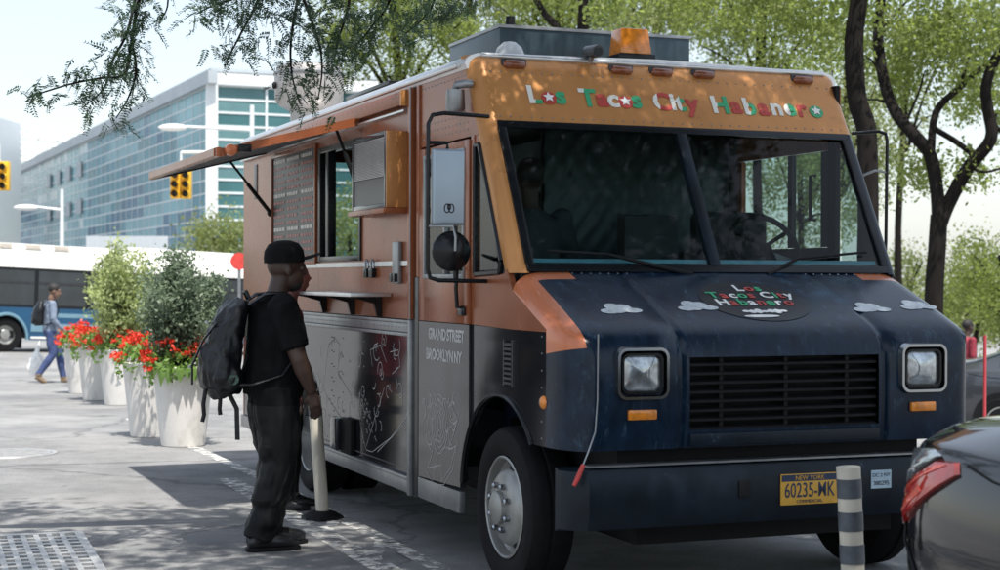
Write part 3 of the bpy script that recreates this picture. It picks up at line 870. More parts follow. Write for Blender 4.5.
# light-coloured work lamp bracket on the cab side
wlp = MB().lathe([(0.0, 0.0), (0.048, 0.0), (0.052, -0.10), (0.044, -0.115), (0, -0.115)], 16, 2, (-0.07, 0.62, 2.545)).build('side_lamp', M['steel'], truck, smooth=40)
MB().tube([(-0.07, 0.62, 2.545), (-0.07, 0.60, 2.57), (-0.02, 0.56, 2.575), (0.0, 0.56, 2.575)], 0.022, 8).build('lamp_arm', M['steel'], wlp, smooth=60)

# --- back wall with window, right wall, bulkhead, cab interior
for a, b, c, d in [(0.0, 0.70, 0.40, 2.66), (0.70, 1.30, 0.40, 1.69), (0.70, 1.30, 2.55, 2.66), (1.30, W, 0.40, 2.66)]:
    MB().box(a + G, b - G, 6.12, 6.15, c, d).build('back_panel', M['copper_side'], truck)
for a, b in [(0.70, 1.30)]:
    MB().box(a, b, 6.135, 6.139, 1.69, 2.55).build('back_window', M['sideglass'], truck)
for a, b, c, d in [(1.70, 6.15, 0.40, 2.66), (0.56, 1.70, 0.40, 1.74), (0.56, 1.70, 2.30, 2.66), (0.56, 0.72, 1.74, 2.30), (1.035, 1.085, 1.74, 2.30), (1.64, 1.70, 1.74, 2.30)]:
    MB().box(W - 0.03, W, a + G, b - G, c + G, d - G).build('right_side_panel', M['copper_side'] if (c > 2.2 or a == 1.64) else M['interior'], truck)
MB().prism([(vp(2.30) + 0.10, 2.30), (0.56, 2.30), (0.56, 2.66), (vp(2.66) + 0.10, 2.66)], W - 0.03, W, 0).build('right_side_panel', M['copper_side'], truck)
MB().box(W - 0.02, W - 0.015, 0.72, 1.035, 1.74, 2.30).build('right_door_window', M['sideglass'], truck)
MB().box(W - 0.02, W - 0.015, 1.085, 1.64, 1.74, 2.30).build('right_door_window', M['sideglass'], truck)
MB().prism([(0.52, 2.29), (vp(2.29) + 0.115, 2.29), (vp(1.64) + 0.125, 1.64), (0.52, 1.60)], W - 0.015, W - 0.010, 0).build('quarter_window', M['sideglass'], truck)
MB().box(W - 0.06, W - 0.032, 0.52, 0.60, 1.25, 2.66).build('door_post', M['black'], truck)
MB().tube([(W - 0.04, 0.76, 1.90), (W - 0.075, 0.76, 1.90), (W - 0.075, 0.76, 2.16), (W - 0.04, 0.76, 2.16)], 0.010, 8).build('grab_handle', M['black'], truck, smooth=60)
# quilted bulkhead behind the seats
qb = MB(); n_ = 22; m_ = 26; u0, u1, z0, z1 = 0.92, W - 0.05, 0.56, 2.64
for i in range(n_ * 2 + 1):
    for j in range(m_ * 2 + 1):
        a = i / 2; b_ = j / 2
        d = abs(math.sin(math.pi * (a + b_) / 2)) * abs(math.sin(math.pi * (a - b_) / 2))
        qb.v.append((u0 + (u1 - u0) * i / (2 * n_), 1.78 - 0.018 * d ** 0.5, z0 + (z1 - z0) * j / (2 * m_)))
st_ = 2 * m_ + 1
for i in range(2 * n_):
    for j in range(2 * m_):
        qb.f.append((i * st_ + j, (i + 1) * st_ + j, (i + 1) * st_ + j + 1, i * st_ + j + 1)); qb.m.append(0)
qb.build('quilted_bulkhead', M['quilt'], truck, smooth=180)
MB().box(0.92, W - 0.05, 1.80, 1.83, 0.56, 2.64).build('bulkhead_back', M['interior'], truck)
MB().prism([(0.03, 1.24), (0.03, 1.62), (0.30, 1.66), (0.42, 1.60), (0.44, 1.24)], 0.06, W - 0.06, 0).build('dashboard', M['dash'], truck, bevel=0.02)
MB().prism([(0.40, 1.24), (0.40, 1.58), (0.62, 1.62), (1.10, 1.72), (1.20, 1.60), (1.20, 1.24)], 1.28, W - 0.10, 0).build('engine_dog_house', M['dash'], truck, bevel=0.03)
swc = Vector((1.80, 0.62, 1.74)); sw = MB(); ring = []
for k in range(25):
    a = 2 * math.pi * k / 24
    ring.append(swc + Vector((0.21 * math.cos(a), 0.21 * math.sin(a) * 0.55, 0.21 * math.sin(a) * 0.835)))
sw.tube(ring, 0.016, 8, caps=False)
swo = sw.build('steering_wheel', M['black'], truck, smooth=60)
MB().tube([swc, swc + Vector((0, -0.25, -0.28))], 0.03, 8).tube([ring[2], swc, ring[10]], 0.014, 6).tube([swc, ring[18]], 0.014, 6).build('steering_column', M['black'], swo, smooth=60)
seat = MB().box(1.55, 2.02, 0.95, 1.08, 1.25, 1.95)
seat.build('driver_seat', M['interior'], truck, bevel=0.05, bseg=3)
MB().box(1.05, 1.40, 0.90, 1.02, 1.25, 1.92).build('cab_cabinet', M['interior'], truck, bevel=0.03)
# kitchen: counter, shelf and pans seen through the serving window
MB().box(0.06, 0.50, 2.0, 5.2, 0.54, 1.55).build('kitchen_counter', M['quilt'], truck, bevel=0.01)
MB().box(1.55, W - 0.06, 2.0, 5.9, 0.54, 1.45).build('kitchen_range', M['quilt'], truck, bevel=0.01)
MB().box(1.75, W - 0.06, 2.0, 5.9, 2.2, 2.6).build('range_hood', M['quilt'], truck, bevel=0.01)

# --- serving window, menu board, flap, vent box, shelf
fr = MB()
for a, b, c, d in [(3.60, 3.67, 1.666, 2.46), (2.60, 2.64, 1.666, 2.46), (2.64, 3.60, 2.42, 2.46), (2.64, 3.60, 1.666, 1.70), (3.38, 3.45, 1.70, 2.42)]:
    fr.box(-0.012, 0.045, a, b, c, d)
wf = fr.build('serving_window', M['gloss_black'], truck, bevel=0.004)
MB().box(0.012, 0.017, 3.45, 3.60, 1.70, 2.42).build('sliding_pane', M['sideglass'], wf)
menu = MB().box(-0.010, -0.001, 3.72, 5.04, 1.666, 2.49).build('menu_board', M['menu'], truck)
mf = MB()
for a, b, c, d in [(3.70, 3.73, 1.65, 2.505), (5.03, 5.06, 1.65, 2.505), (3.73, 5.03, 2.48, 2.505), (3.73, 5.03, 1.65, 1.675)]:
    mf.box(-0.022, -0.001, a, b, c, d)
mf.build('menu_frame', M['copper_side'], menu, bevel=0.003)
rr = random.Random(3)
for col, (v0, v1) in enumerate([(4.62, 4.98), (4.20, 4.56), (3.78, 4.14)]):
    red = MB(); wh = MB()
    for k in range(15):
        z = 2.43 - k * 0.052
        tgt = wh if (k % 5 == 0) else red
        x = v1
        while x > v0 + 0.05:
            l = rr.uniform(0.03, 0.09)
            tgt.box(-0.0125, -0.0105, max(v0, x - l), x, z, z + (0.026 if k % 5 == 0 else 0.018))
            x -= l + 0.014
    tag(red.build('menu_print', M['menured'], menu), kind='stuff'); tag(wh.build('menu_print', M['menuwhite'], menu), kind='stuff')
# raised flap: hinge u 0, z 2.578; outer edge u -0.91, z 2.35
flap = MB()
h0 = Vector((-0.02, 0, 2.580)); h1 = Vector((-0.91, 0, 2.352)); dn = Vector((-0.248, 0, -0.969)) * 0.022
va, vb = 2.60, 5.15
def fp(p, v, d=0): return (p.x + dn.x * d, v, p.z + dn.z * d)
flap.hexa([fp(h0, va, 1), fp(h1, va, 1), fp(h1, vb, 1), fp(h0, vb, 1), fp(h0, va), fp(h1, va), fp(h1, vb), fp(h0, vb)])
fo = flap.build('serving_flap', M['alu'], truck)
MB().hexa([fp(h0, va - 0.028, 2.4), fp(h1, va - 0.028, 2.4), fp(h1, va - 0.001, 2.4), fp(h0, va - 0.001, 2.4), fp(h0, va - 0.028, -0.3), fp(h1, va - 0.028, -0.3), fp(h1, va - 0.001, -0.3), fp(h0, va - 0.001, -0.3)]).build('flap_edge', M['copper_side'], fo)
MB().box(-0.945, -0.912, va - 0.028, vb + 0.028, 2.305, 2.362).build('flap_edge', M['copper_side'], fo)
MB().hexa([fp(h0, vb + 0.001, 2.4), fp(h1, vb + 0.001, 2.4), fp(h1, vb + 0.028, 2.4), fp(h0, vb + 0.028, 2.4), fp(h0, vb + 0.001, -0.3), fp(h1, vb + 0.001, -0.3), fp(h1, vb + 0.028, -0.3), fp(h0, vb + 0.028, -0.3)]).build('flap_edge', M['gloss_black'], fo)
rb = MB()
for t in (0.12, 0.37, 0.62, 0.87):
    v = va + (vb - va) * t
    rb.hexa([fp(h0, v - 0.015, 2.0), fp(h1, v - 0.015, 2.0), fp(h1, v + 0.015, 2.0), fp(h0, v + 0.015, 2.0), fp(h0, v - 0.015, 1.02), fp(h1, v - 0.015, 1.02), fp(h1, v + 0.015, 1.02), fp(h0, v + 0.015, 1.02)])
rb.build('flap_stiffener', M['steel'], fo)
for k in range(16):
    v = va + 0.02 + (vb - va - 0.18) * k / 15
    MB().box(-0.952, -0.9455, v, v + 0.158, 2.310, 2.358).build('edge_slat', M['copper_side'], fo)
lt = MB().lathe([(0.0, -0.03), (0.035, -0.025), (0.04, 0.0), (0.03, 0.02), (0, 0.025)], 14, 1, (-0.86, va - 0.045, 2.345)).build('flap_lamp', M['orange'], fo, smooth=60)
MB().box(-0.81, -0.73, va - 0.055, va - 0.029, 2.335, 2.385).build('flap_latch', M['gloss_black'], fo, bevel=0.004)
for (a, b) in [((-0.02, 5.06, 2.06), (-0.34, 5.13, 2.475)), ((-0.02, 2.63, 2.14), (-0.16, 2.66, 2.52))]:
    s1 = MB().tube([a, b], 0.010, 8).tube([a, Vector(a).lerp(Vector(b), 0.55)], 0.016, 8).build('gas_strut', M['black'], truck, smooth=60)
    MB().ball(a, 0.03).build('strut_mount', M['black'], s1, smooth=60)
# vent box in front of the window
vb_ = MB()
vb_.box(-0.128, 0.0, 1.655, 1.672, 1.968, 2.418)
vbo = vb_.build('vent_box', M['copper'], truck, bevel=0.003)
fr = MB()
for a, b, c, d in [(1.672, 1.70, 1.968, 2.418), (2.35, 2.378, 1.968, 2.418), (1.70, 2.35, 2.39, 2.418), (1.70, 2.35, 1.968, 1.996)]:
    fr.box(-0.130, -0.001, a, b, c, d)
fr.build('vent_frame', M['greymetal'], vbo, bevel=0.003)
for k in range(26):
    MB().box(-0.126, -0.112, 1.70, 2.35, 2.155 + k * 0.009, 2.1595 + k * 0.009).build('vent_slat', M['alu'], vbo)
MB().box(-0.124, -0.110, 1.70, 2.35, 1.996, 2.150).build('vent_lower_panel', M['darkmetal'], vbo)
MB().box(-0.10, -0.098, 1.70, 2.35, 2.15, 2.39).build('vent_back', M['darkmetal'], vbo)
MB().box(-0.150, -0.001, 1.64, 2.40, 1.935, 1.966).build('vent_ledge', M['copper_side'], vbo, bevel=0.003)
# serving shelf
shelf = MB().box(-0.26, -0.004, 1.95, 3.95, 1.440, 1.463).build('serving_shelf', M['alu'], truck, bevel=0.004)
for v in (2.15, 2.75, 3.45):
    MB().prism([(-0.24, 1.438), (-0.002, 1.438), (-0.002, 1.315), (-0.03, 1.315), (-0.05, 1.395), (-0.14, 1.420)], v, v + 0.03, 1).build('shelf_bracket', M['gloss_black'], shelf)
MB().box(-0.015, -0.001, 1.60, 4.9, 1.625, 1.655).build('window_sill_strip', M['alu'], truck)
# padlocks and wall bracket
for v in (2.30, 2.42):
    lk = MB().box(-0.035, -0.008, v - 0.035, v + 0.035, 1.555, 1.615).build('padlock', M['gloss_black'], truck, bevel=0.006)
    MB().tube([(-0.02, v - 0.024, 1.61)] + [(-0.02, v + 0.024 * math.cos(R(180 - a)), 1.645 + 0.024 * math.sin(R(a))) for a in range(0, 181, 30)] + [(-0.02, v + 0.024, 1.61)], 0.006, 6).build('shackle', M['chrome'], lk, smooth=60)
br = MB().box(-0.03, -0.001, 1.74, 1.86, 1.52, 1.77).build('wall_bracket', M['steel'], truck, bevel=0.008)
for v in (1.77, 1.83):
    MB().box(-0.05, -0.03, v - 0.022, v + 0.022, 1.53, 1.58).build('padlock', M['gloss_black'], br, bevel=0.004)
# fuel hatch
fh = MB().box(-0.03, 0.0, 2.74, 2.98, 0.40, 0.63).build('fuel_hatch', M['black'], truck, bevel=0.004)
MB().box(-0.06, -0.004, 2.985, 3.14, 0.41, 0.62).build('hatch_door', M['greymetal'], fh, bevel=0.004)
MB().prism(rrect(3.24, 0.52, 0.085, 0.19, 0.04), -0.006, 0.004, 0).build('filler_slot', M['black'], fh)
# small slot on the rear of the copper side
MB().box(-0.006, 0.0, 5.62, 5.72, 2.20, 2.48).build('side_slot', M['darkmetal'], truck, bevel=0.004)

# --- mirrors
mr = MB().tube([(0.02, 0.36, 2.385), (-0.24, 0.31, 2.388), (-0.305, 0.30, 2.375), (-0.328, 0.30, 2.33), (-0.330, 0.30, 1.60), (-0.315, 0.30, 1.555), (-0.27, 0.30, 1.542), (0.02, 0.33, 1.538)], 0.011, 8).build('side_mirror', M['gloss_black'], truck, smooth=60)
mh = MB().box(-0.312, -0.140, 0.27, 0.31, 1.822, 2.205).build('mirror_head', mat('mirror_back_silver', (0.30, 0.36, 0.42), 0.3, 0.4, 0.06, 2.0), mr, bevel=0.014, bseg=3)
MB().box(-0.300, -0.152, 0.309, 0.313, 1.835, 2.19).build('mirror_glass', M['mirror'], mh)
for k, (dx, dz, r_) in enumerate([(-0.012, 0.0, 0.022), (0.012, 0.0, 0.022), (0.0, 0.008, 0.014)]):
    MB().tube([(-0.226 + dx + r_ * math.cos(2 * math.pi * i / 14) * 0.6, 0.2685, 1.905 + dz + r_ * math.sin(2 * math.pi * i / 14)) for i in range(15)], 0.0028, 4, caps=False).build('mirror_logo', M['gloss_black'], mh)
cv = MB().lathe([(0.0, -0.05), (0.05, -0.044), (0.085, -0.02), (0.102, 0.0), (0.102, 0.012), (0.0, 0.012)], 28, 1, (-0.207, 0.285, 1.69)).build('convex_mirror', M['gloss_black'], mr, smooth=40)
MB().tube([(-0.207, 0.232, 1.69), (-0.207, 0.225, 1.76), (-0.215, 0.24, 1.815), (-0.33, 0.30, 1.815)], 0.008, 8).build('mirror_arm', M['steel'], mr, smooth=60)
MB().tube([(-0.33, 0.30, 2.235), (-0.23, 0.29, 2.235), (-0.23, 0.29, 2.20)], 0.010, 8).build('mirror_arm', M['black'], mr, smooth=60)
MB().tube([(-0.172, 0.325, 1.82), (-0.172, 0.325, 1.545)], 0.012, 8).build('mirror_stay', M['gloss_black'], mr, smooth=60)
mr2 = MB().tube([(W - 0.03, 0.40, 2.378), (W + 0.12, 0.36, 2.392), (W + 0.162, 0.35, 2.38), (W + 0.172, 0.35, 2.34), (W + 0.166, 0.35, 1.78), (W + 0.16, 0.35, 1.60), (W - 0.02, 0.33, 1.56)], 0.010, 8).build('side_mirror', M['gloss_black'], truck, smooth=60)
MB().tube([(W + 0.168, 0.35, 2.16), (W + 0.10, 0.36, 2.17), (W - 0.02, 0.40, 2.12)], 0.007, 6).build('mirror_arm', M['steel'], mr2, smooth=60)

# --- chalk line art and lettering on the side
def line_art(pts, name='line_art', w=0.0055, u=0.0018, parent=truck):
    w *= 0.8
    mb = MB()
    for a, b in zip(pts, pts[1:]):
        d = Vector((b[0] - a[0], b[1] - a[1]))
        if d.length < 1e-6: continue
        n = Vector((-d.y, d.x)).normalized() * w * 0.55; e = d.normalized() * w * 0.4
        mb.add([(u, a[0] - n.x - e.x, a[1] - n.y - e.y), (u, b[0] - n.x + e.x, b[1] - n.y + e.y), (u, b[0] + n.x + e.x, b[1] + n.y + e.y), (u, a[0] + n.x - e.x, a[1] + n.y - e.y)], [(0, 1, 2, 3)])
        u -= 0.00004
    return mb.build(name, M['chalk'], parent)
def sp_(px, py): p = side(px, py); return (p.y, p.z)
def poly_px(L_): return [sp_(*p) for p in L_]
dl = -0.0135
for r_ in (0.028, 0.05, 0.072, 0.095, 0.12):
    c = sp_(442, 424)
    line_art([(c[0] + r_ * 1.1 * math.cos(2 * math.pi * i / 28), c[1] + r_ * 1.35 * math.sin(2 * math.pi * i / 28)) for i in range(29)], w=0.004, u=dl, parent=cab_door)
for L_ in ([(424, 424), (433, 405), (428, 440), (435, 452), (430, 468), (444, 465), (444, 482), (453, 468), (458, 446), (451, 450), (460, 420), (452, 402)],
           [(428, 470), (436, 484), (446, 485), (455, 470), (460, 440)], [(436, 480), (440, 455), (447, 447), (455, 449)]):
    line_art(poly_px(L_), w=0.004, u=dl, parent=cab_door)
for L_ in ([(360, 390), (358, 410), (362, 435), (366, 450), (372, 452), (390, 438), (406, 418), (408, 405)], [(384, 388), (374, 420), (366, 446)], [(377, 452), (404, 424)],
           [(386, 362), (380, 345), (370, 350), (372, 366)], [(390, 352), (398, 350), (400, 366), (392, 374)],
           [(322, 392), (328, 345), (334, 338), (339, 345), (337, 372)], [(337, 372), (350, 395), (352, 408)], [(316, 372), (326, 396), (342, 420), (350, 416)]):
    line_art(poly_px(L_), w=0.0045)
for k in range(34):
    t = rr.random(); s2 = rr.uniform(-1, 1)
    p = sp_(361 + 12 * t + s2 * 4, 392 + 50 * t)
    line_art([(p[0] + 0.012 * math.cos(a), p[1] + 0.012 * math.sin(a)) for a in (0, 1.2, 2.4, 3.6)], w=0.003)
doodle = MB()
def stroke(pts, u, w=0.0024):
    for a, b in zip(pts, pts[1:]):
        d = Vector((b[0] - a[0], b[1] - a[1]))
        if d.length < 1e-6: continue
        n = Vector((-d.y, d.x)).normalized() * w
        doodle.add([(u, a[0] - n.x, a[1] - n.y), (u, b[0] - n.x, b[1] - n.y), (u, b[0] + n.x, b[1] + n.y), (u, a[0] + n.x, a[1] + n.y)], [(0, 1, 2, 3)])
for k in range(70):                                      # fine curls and petals filling the drawings
    px_, py_ = (rr.uniform(312, 404), rr.uniform(338, 432)) if k < 48 else (rr.uniform(426, 458), rr.uniform(395, 478))
    c = sp_(px_, py_); r0 = rr.uniform(0.02, 0.075); a0 = rr.uniform(0, 6.28); sw_ = rr.uniform(1.5, 5.5); sq = rr.uniform(0.5, 1.5)
    if c[1] < 0.46 or (2.7 < c[0] < 3.32 and c[1] < 0.68): continue
    stroke([(c[0] + r0 * sq * (1 - 0.5 * i / 10) * math.cos(a0 + sw_ * i / 10), c[1] + r0 * (1 - 0.5 * i / 10) * math.sin(a0 + sw_ * i / 10)) for i in range(11)], 0.0022 if k < 48 else -0.0132)
tag(doodle.build('fine_line_art', M['chalk'], truck), kind='stuff')
def side_text(txt, v, z, size, m, u, parent, bold=0.0):
    me = text_mesh(txt, size, 0.0006, bold)
    return put('lettering', me, frame_matrix((u, v, z), (0, -1, 0), (0, 0, 1)), parent, m)
for wd, v_, z_ in (('GRAND', 1.07, 1.215), ('STREET', 0.77, 1.215), ('BROOKLYN', 1.03, 1.10), ('NY', 0.73, 1.10)):
    side_text(wd, v_, z_, 0.085, M['chalk'], -0.0130, cab_door, 0.0030)

# --- rivets: thousands of small heads along the seams
rv = MB()
def rivet(u, v, z, n):
    n = Vector(n).normalized(); a = n.orthogonal().normalized(); b = n.cross(a); c = Vector((u, v, z)); r_ = 0.0065
    rv.add([c + a * r_, c + b * r_, c - a * r_, c - b * r_, c + n * 0.005], [(0, 1, 4), (1, 2, 4), (2, 3, 4), (3, 0, 4)])
for k in range(36):
    u = 0.10 + (W - 0.2) * k / 35
    rivet(u, vp(2.395) - 0.001, 2.395, (0, -1, 0.5)); rivet(u, vp(2.645) - 0.001, 2.645, (0, -1, 0.5))
for k in range(14):
    z = 2.40 + 0.25 * k / 13
    rivet(0.0, 0.60 + (vp(z) - vp(2.40)) * 0.4 + 0.06, z, (-1, 0, 0))
for r_ in range(3):
    for k in range(13): rivet(-0.0005, 0.62 + k * 0.06, 2.34 + r_ * 0.04, (-1, 0, 0))
for k in range(14): rivet(-0.0005, 0.66 + k * 0.055, 2.63, (-1, 0, 0))
for (v, z0, z1, n) in [(3.05, 0.55, 1.15, 6), (3.28, 0.55, 1.15, 7), (3.33, 0.60, 1.15, 7), (2.55, 0.5, 1.15, 5), (1.62, 0.45, 1.18, 14), (1.0, 0.5, 1.25, 4), (-0.40, 0.8, 1.28, 7), (0.48, 0.95, 1.28, 5)]:
    for k in range(n): rivet(0.003 if v != 1.0 else -0.0125, v, z0 + (z1 - z0) * k / (n - 1), (-1, 0, 0))
for k in range(60): rivet(-0.0085, 1.62 + k * 0.075, 1.262, (-1, 0, 0))
for k in range(60): rivet(0.003, 1.62 + k * 0.045, 0.43, (-1, 0, 0))
for k in range(40): rivet(-0.056, 1.66 + k * 0.11, 2.62, (-1, 0, 0))
for k in range(10): rivet(0.16 + k * 0.05, -0.05, 1.5785, (0, -0.3, 1)); rivet(W - 0.16 - k * 0.05, -0.05, 1.5785, (0, -0.3, 1))
tag(rv.build('rivets', M['steel'], truck), kind='stuff')

# ------------------------------------------------------------------ painted lines, grate, manholes
def paint_material():
    m, N, L, b = newmat('worn_road_paint')
    out = N['Material Output']
    tc = N.new('ShaderNodeTexCoord'); nz = N.new('ShaderNodeTexNoise')
    nz.inputs['Scale'].default_value = 9; nz.inputs['Detail'].default_value = 9; nz.inputs['Roughness'].default_value = 0.75
    L.new(tc.outputs['Object'], nz.inputs['Vector'])
    rp = N.new('ShaderNodeValToRGB'); rp.color_ramp.elements[0].position = 0.44; rp.color_ramp.elements[1].position = 0.56
    L.new(nz.outputs[0], rp.inputs[0])
    b.inputs['Base Color'].default_value = (0.62, 0.61, 0.58, 1); b.inputs['Roughness'].default_value = 0.8
    tr = N.new('ShaderNodeBsdfTransparent'); ms = N.new('ShaderNodeMixShader')
    L.new(rp.outputs[0], ms.inputs[0]); L.new(b.outputs[0], ms.inputs[1]); L.new(tr.outputs[0], ms.inputs[2])
    L.new(ms.outputs[0], out.inputs[0])
    return m
M['roadpaint'] = paint_material()
def stripe(name, u0, u1, v0, v1, lift):
    mb = MB(); n = 24
    for i in range(n + 1):
        v = v0 + (v1 - v0) * i / n
        for u in (u0, u1):
            p = world_of(u, v, 0); mb.v.append((p.x, p.y, gz(p.x, p.y) + lift))
    for i in range(n): mb.f.append((2 * i, 2 * i + 1, 2 * i + 3, 2 * i + 2)); mb.m.append(0)
    return tag(mb.build(name, M['roadpaint']), kind='structure')
stripe('road_marking', -0.16, -0.05, -9.0, 12.0, 0.004)
stripe('road_marking', -0.46, -0.30, -9.0, 5.0, 0.004)
for k in range(6):
    a = 4.4 - k * 1.0
    pts = [world_of(-0.30, a, 0.0045), world_of(-0.30, a - 0.22, 0.0045), world_of(-0.165, a + 0.12, 0.0045), world_of(-0.165, a + 0.34, 0.0045)]
    tag(MB().add(pts, [(0, 1, 2, 3)]).build('road_marking', M['roadpaint']), kind='structure')

# cast drain grate at the left
gA = Vector((-2.55, 9.73, 0)); 
ang = math.atan2(8.72 - 9.73, -2.19 + 2.55)
grate = thing('drain_grate', 'pale cast metal drain grate with rows of slots set in the asphalt', 'drain grate', (-2.55, 9.73, 0.0), ang)
M['castmetal'] = mat('worn_cast_metal', (0.38, 0.38, 0.375), 0.5, 0.5, 0.18, 12.0, 0.1, 60)
LG, WG = 1.30, 1.05                                  # local x runs towards the camera, local -y to the left
MB().box(0.0, LG, -WG, 0.0, -0.010, 0.002).build('dark_pit_sheet', M['black'], grate)  # black sheet just under the bars stands in for the darkness below
fr = MB().box(-0.05, 0.0, -WG - 0.05, 0.05, -0.01, 0.022).box(LG, LG + 0.05, -WG - 0.05, 0.05, -0.01, 0.022).box(0, LG, -WG - 0.05, -WG, -0.01, 0.022).box(0, LG, 0, 0.05, -0.01, 0.022)
fr.build('frame', M['castmetal'], grate)
for k in range(1, 14):
    y = -WG + WG * k / 14
    MB().box(0, LG, y - 0.016, y + 0.016, 0.0, 0.020).build('bar', M['castmetal'], grate)
for k in range(1, 11):
    x = LG * k / 11
    MB().box(x - 0.024, x + 0.024, -WG, 0, 0.0, 0.0185).build('cross_bar', M['castmetal'], grate)
def manhole(p, r, label):
    t = thing('manhole_cover', label, 'manhole cover', (p[0], p[1], gz(p[0], p[1])))
    t.rotation_euler = (-0.017 if p[1] > 12.5 else 0, 0, 0.3)
    MB().lathe([(r * 1.12, 0.0), (r * 1.11, 0.009), (r * 1.01, 0.009), (r, 0.002)], 40).build('rim', M['castmetal'], t, smooth=30)
    MB().lathe([(r * 0.99, 0.002), (r * 0.98, 0.010), (0, 0.010)], 40).build('lid', M['castmetal'], t, smooth=30)
    for k in range(8):
        q = -r * 0.8 + r * 1.6 * k / 7; w_ = math.sqrt(max(0.01, (r * 0.9) ** 2 - q * q))
        MB().box(-w_, w_, q - 0.02, q + 0.02, 0.0105, 0.016).build('rib', M['castmetal'], t)
manhole((-4.45, 14.55), 0.42, 'round pale manhole cover in the pavement before the flower pots')

# ------------------------------------------------------------------ striped delineator posts
M['postwhite'] = mat('weathered_cream_post', (0.52, 0.48, 0.40), 0.65, 0, 0.18, 10, 0.1, 40, dirt=(0.25, 0.22, 0.18), dirt_amt=0.15, dirt_scale=8, stretch=(1, 1, 0.3))
M['postband'] = mat('worn_reflective_band', (0.075, 0.085, 0.10), 0.5, 0.1, 0.3, 14)
def delineator(label, p, hgt, r, lean, bands):
    t = thing('delineator_post', label, 'post', (p[0], p[1], gz(p[0], p[1])), 0, 'striped delineator posts beside the parking lane')
    MB().lathe([(0.14, 0.0), (0.135, 0.02), (0.09, 0.045), (0.06, 0.055), (0.0, 0.055)], 8).build('rubber_base', M['black'], t, smooth=30)
    a = Vector((0, 0, 0.05)); b = Vector((lean[0], lean[1], hgt))
    MB().tube([a, a.lerp(b, 0.5), b], [r * 1.0, r, r * 1.02], 20).build('tube', M['postwhite'], t, smooth=40)
    for (z0, z1) in bands:
        MB().tube([a.lerp(b, z0), a.lerp(b, z1)], r * 1.06, 20).build('band', M['postband'], t, smooth=40)
delineator('leaning cream delineator post by the truck skirt, banded only near its top', (-1.14, 10.45), 0.79, 0.042, (-0.055, 0, 0), [(0.83, 0.90)])
delineator('cream and grey banded delineator post standing before the truck bumper', (1.455, 6.6), 0.79, 0.048, (-0.035, 0, 0), [(0.83, 0.935), (0.65, 0.755), (0.47, 0.575), (0.30, 0.40)])
rod = thing('marker_rod', 'thin red plastic marker rod standing behind the parked dark sedan', 'rod', (3.62, 12.1, gz(3.62, 12.1)))
MB().tube([(0, 0, 0), (0.0, 0, 1.14 - gz(3.62, 12.1))], 0.013, 10).build('pole', mat('red_plastic', (0.42, 0.05, 0.06), 0.4), rod, smooth=60)
MB().lathe([(0.12, 0), (0.10, 0.03), (0.03, 0.06), (0, 0.06)], 12).build('base', M['black'], rod, smooth=40)

# ------------------------------------------------------------------ far glass building
CB = Vector((-25.0, 140.0, 0)); DL = Vector((-0.3976, 0.9175, 0)); DR = Vector((0.9175, 0.3976, 0))
TOPZ = 19.2
gb = thing('glass_building', 'long glass hall with a grid of blue panes and white mullions', 'building', (CB.x, CB.y, -1.0))
def gbl(d, s, z, out=0.0):
    n = Vector((-DL.y, DL.x, 0)) if d is DL else Vector((DR.y, -DR.x, 0))
    n = -DR if d is DL else -DL
    p = d * s + n * out
    return (p.x, p.y, z + 1.0)
def pane_mat(name, col, rough, metal):
    return mat(name, col, rough, metal, 0.25, 0.12, 0, spec=0.08)
PM = [pane_mat('pane_teal', (0.045, 0.205, 0.27), 0.15, 0), pane_mat('pane_deep_blue', (0.010, 0.11, 0.20), 0.15, 0), pane_mat('pane_pale', (0.15, 0.33, 0.38), 0.2, 0),
      pane_mat('pane_grey', (0.07, 0.20, 0.24), 0.15, 0), pane_mat('pane_white', (0.50, 0.60, 0.62), 0.25, 0),
      pane_mat('pane_front_teal', (0.115, 0.215, 0.225), 0.15, 0), pane_mat('pane_front_dark', (0.06, 0.145, 0.155), 0.15, 0)]  # pane tones stand in for sky reflections; last pair darkened for the sunlit face
M['mullion'] = mat('white_mullion', (0.66, 0.69, 0.70), 0.5, 0.1, 0.06, 3)
CW, RH, NR = 3.2, 1.16, 13
zrow = [TOPZ - 1.0 - RH * k for k in range(NR + 1)]
rg = random.Random(5)
def wall_quad(d, s0, s1, z0, z1, out, t=0.12):
    return [gbl(d, s0, z0, out), gbl(d, s1, z0, out), gbl(d, s1, z0, out - t), gbl(d, s0, z0, out - t),
            gbl(d, s0, z1, out), gbl(d, s1, z1, out), gbl(d, s1, z1, out - t), gbl(d, s0, z1, out - t)]
MB().hexa(wall_quad(DL, 0, 150, -2, TOPZ, -0.3, 0.3)).build('wall', M['mullion'], gb)
MB().hexa(wall_quad(DR, 0, 48, -2, TOPZ, -0.3, 0.3)).build('wall', M['mullion'], gb)
def pick(s, k, d):
    n = mnoise.noise(Vector((s * 0.05, k * 0.30, 3.0 if d is DL else 9.0)))
    if d is DR: return PM[6] if (n < -0.10 or k % 5 == 2) else PM[5]
    if 62 < s < 108: return PM[2] if (k % 4 or rg.random() < 0.5) else PM[4]
    if s < 12 and k < 5: return PM[2]
    if n > 0.22: return PM[2]
    if n < -0.12 or k > 7: return PM[1] if rg.random() < 0.6 else PM[0]
    return PM[0] if rg.random() < 0.7 else PM[3]
shared = {}
rest = [MB() for _ in PM]
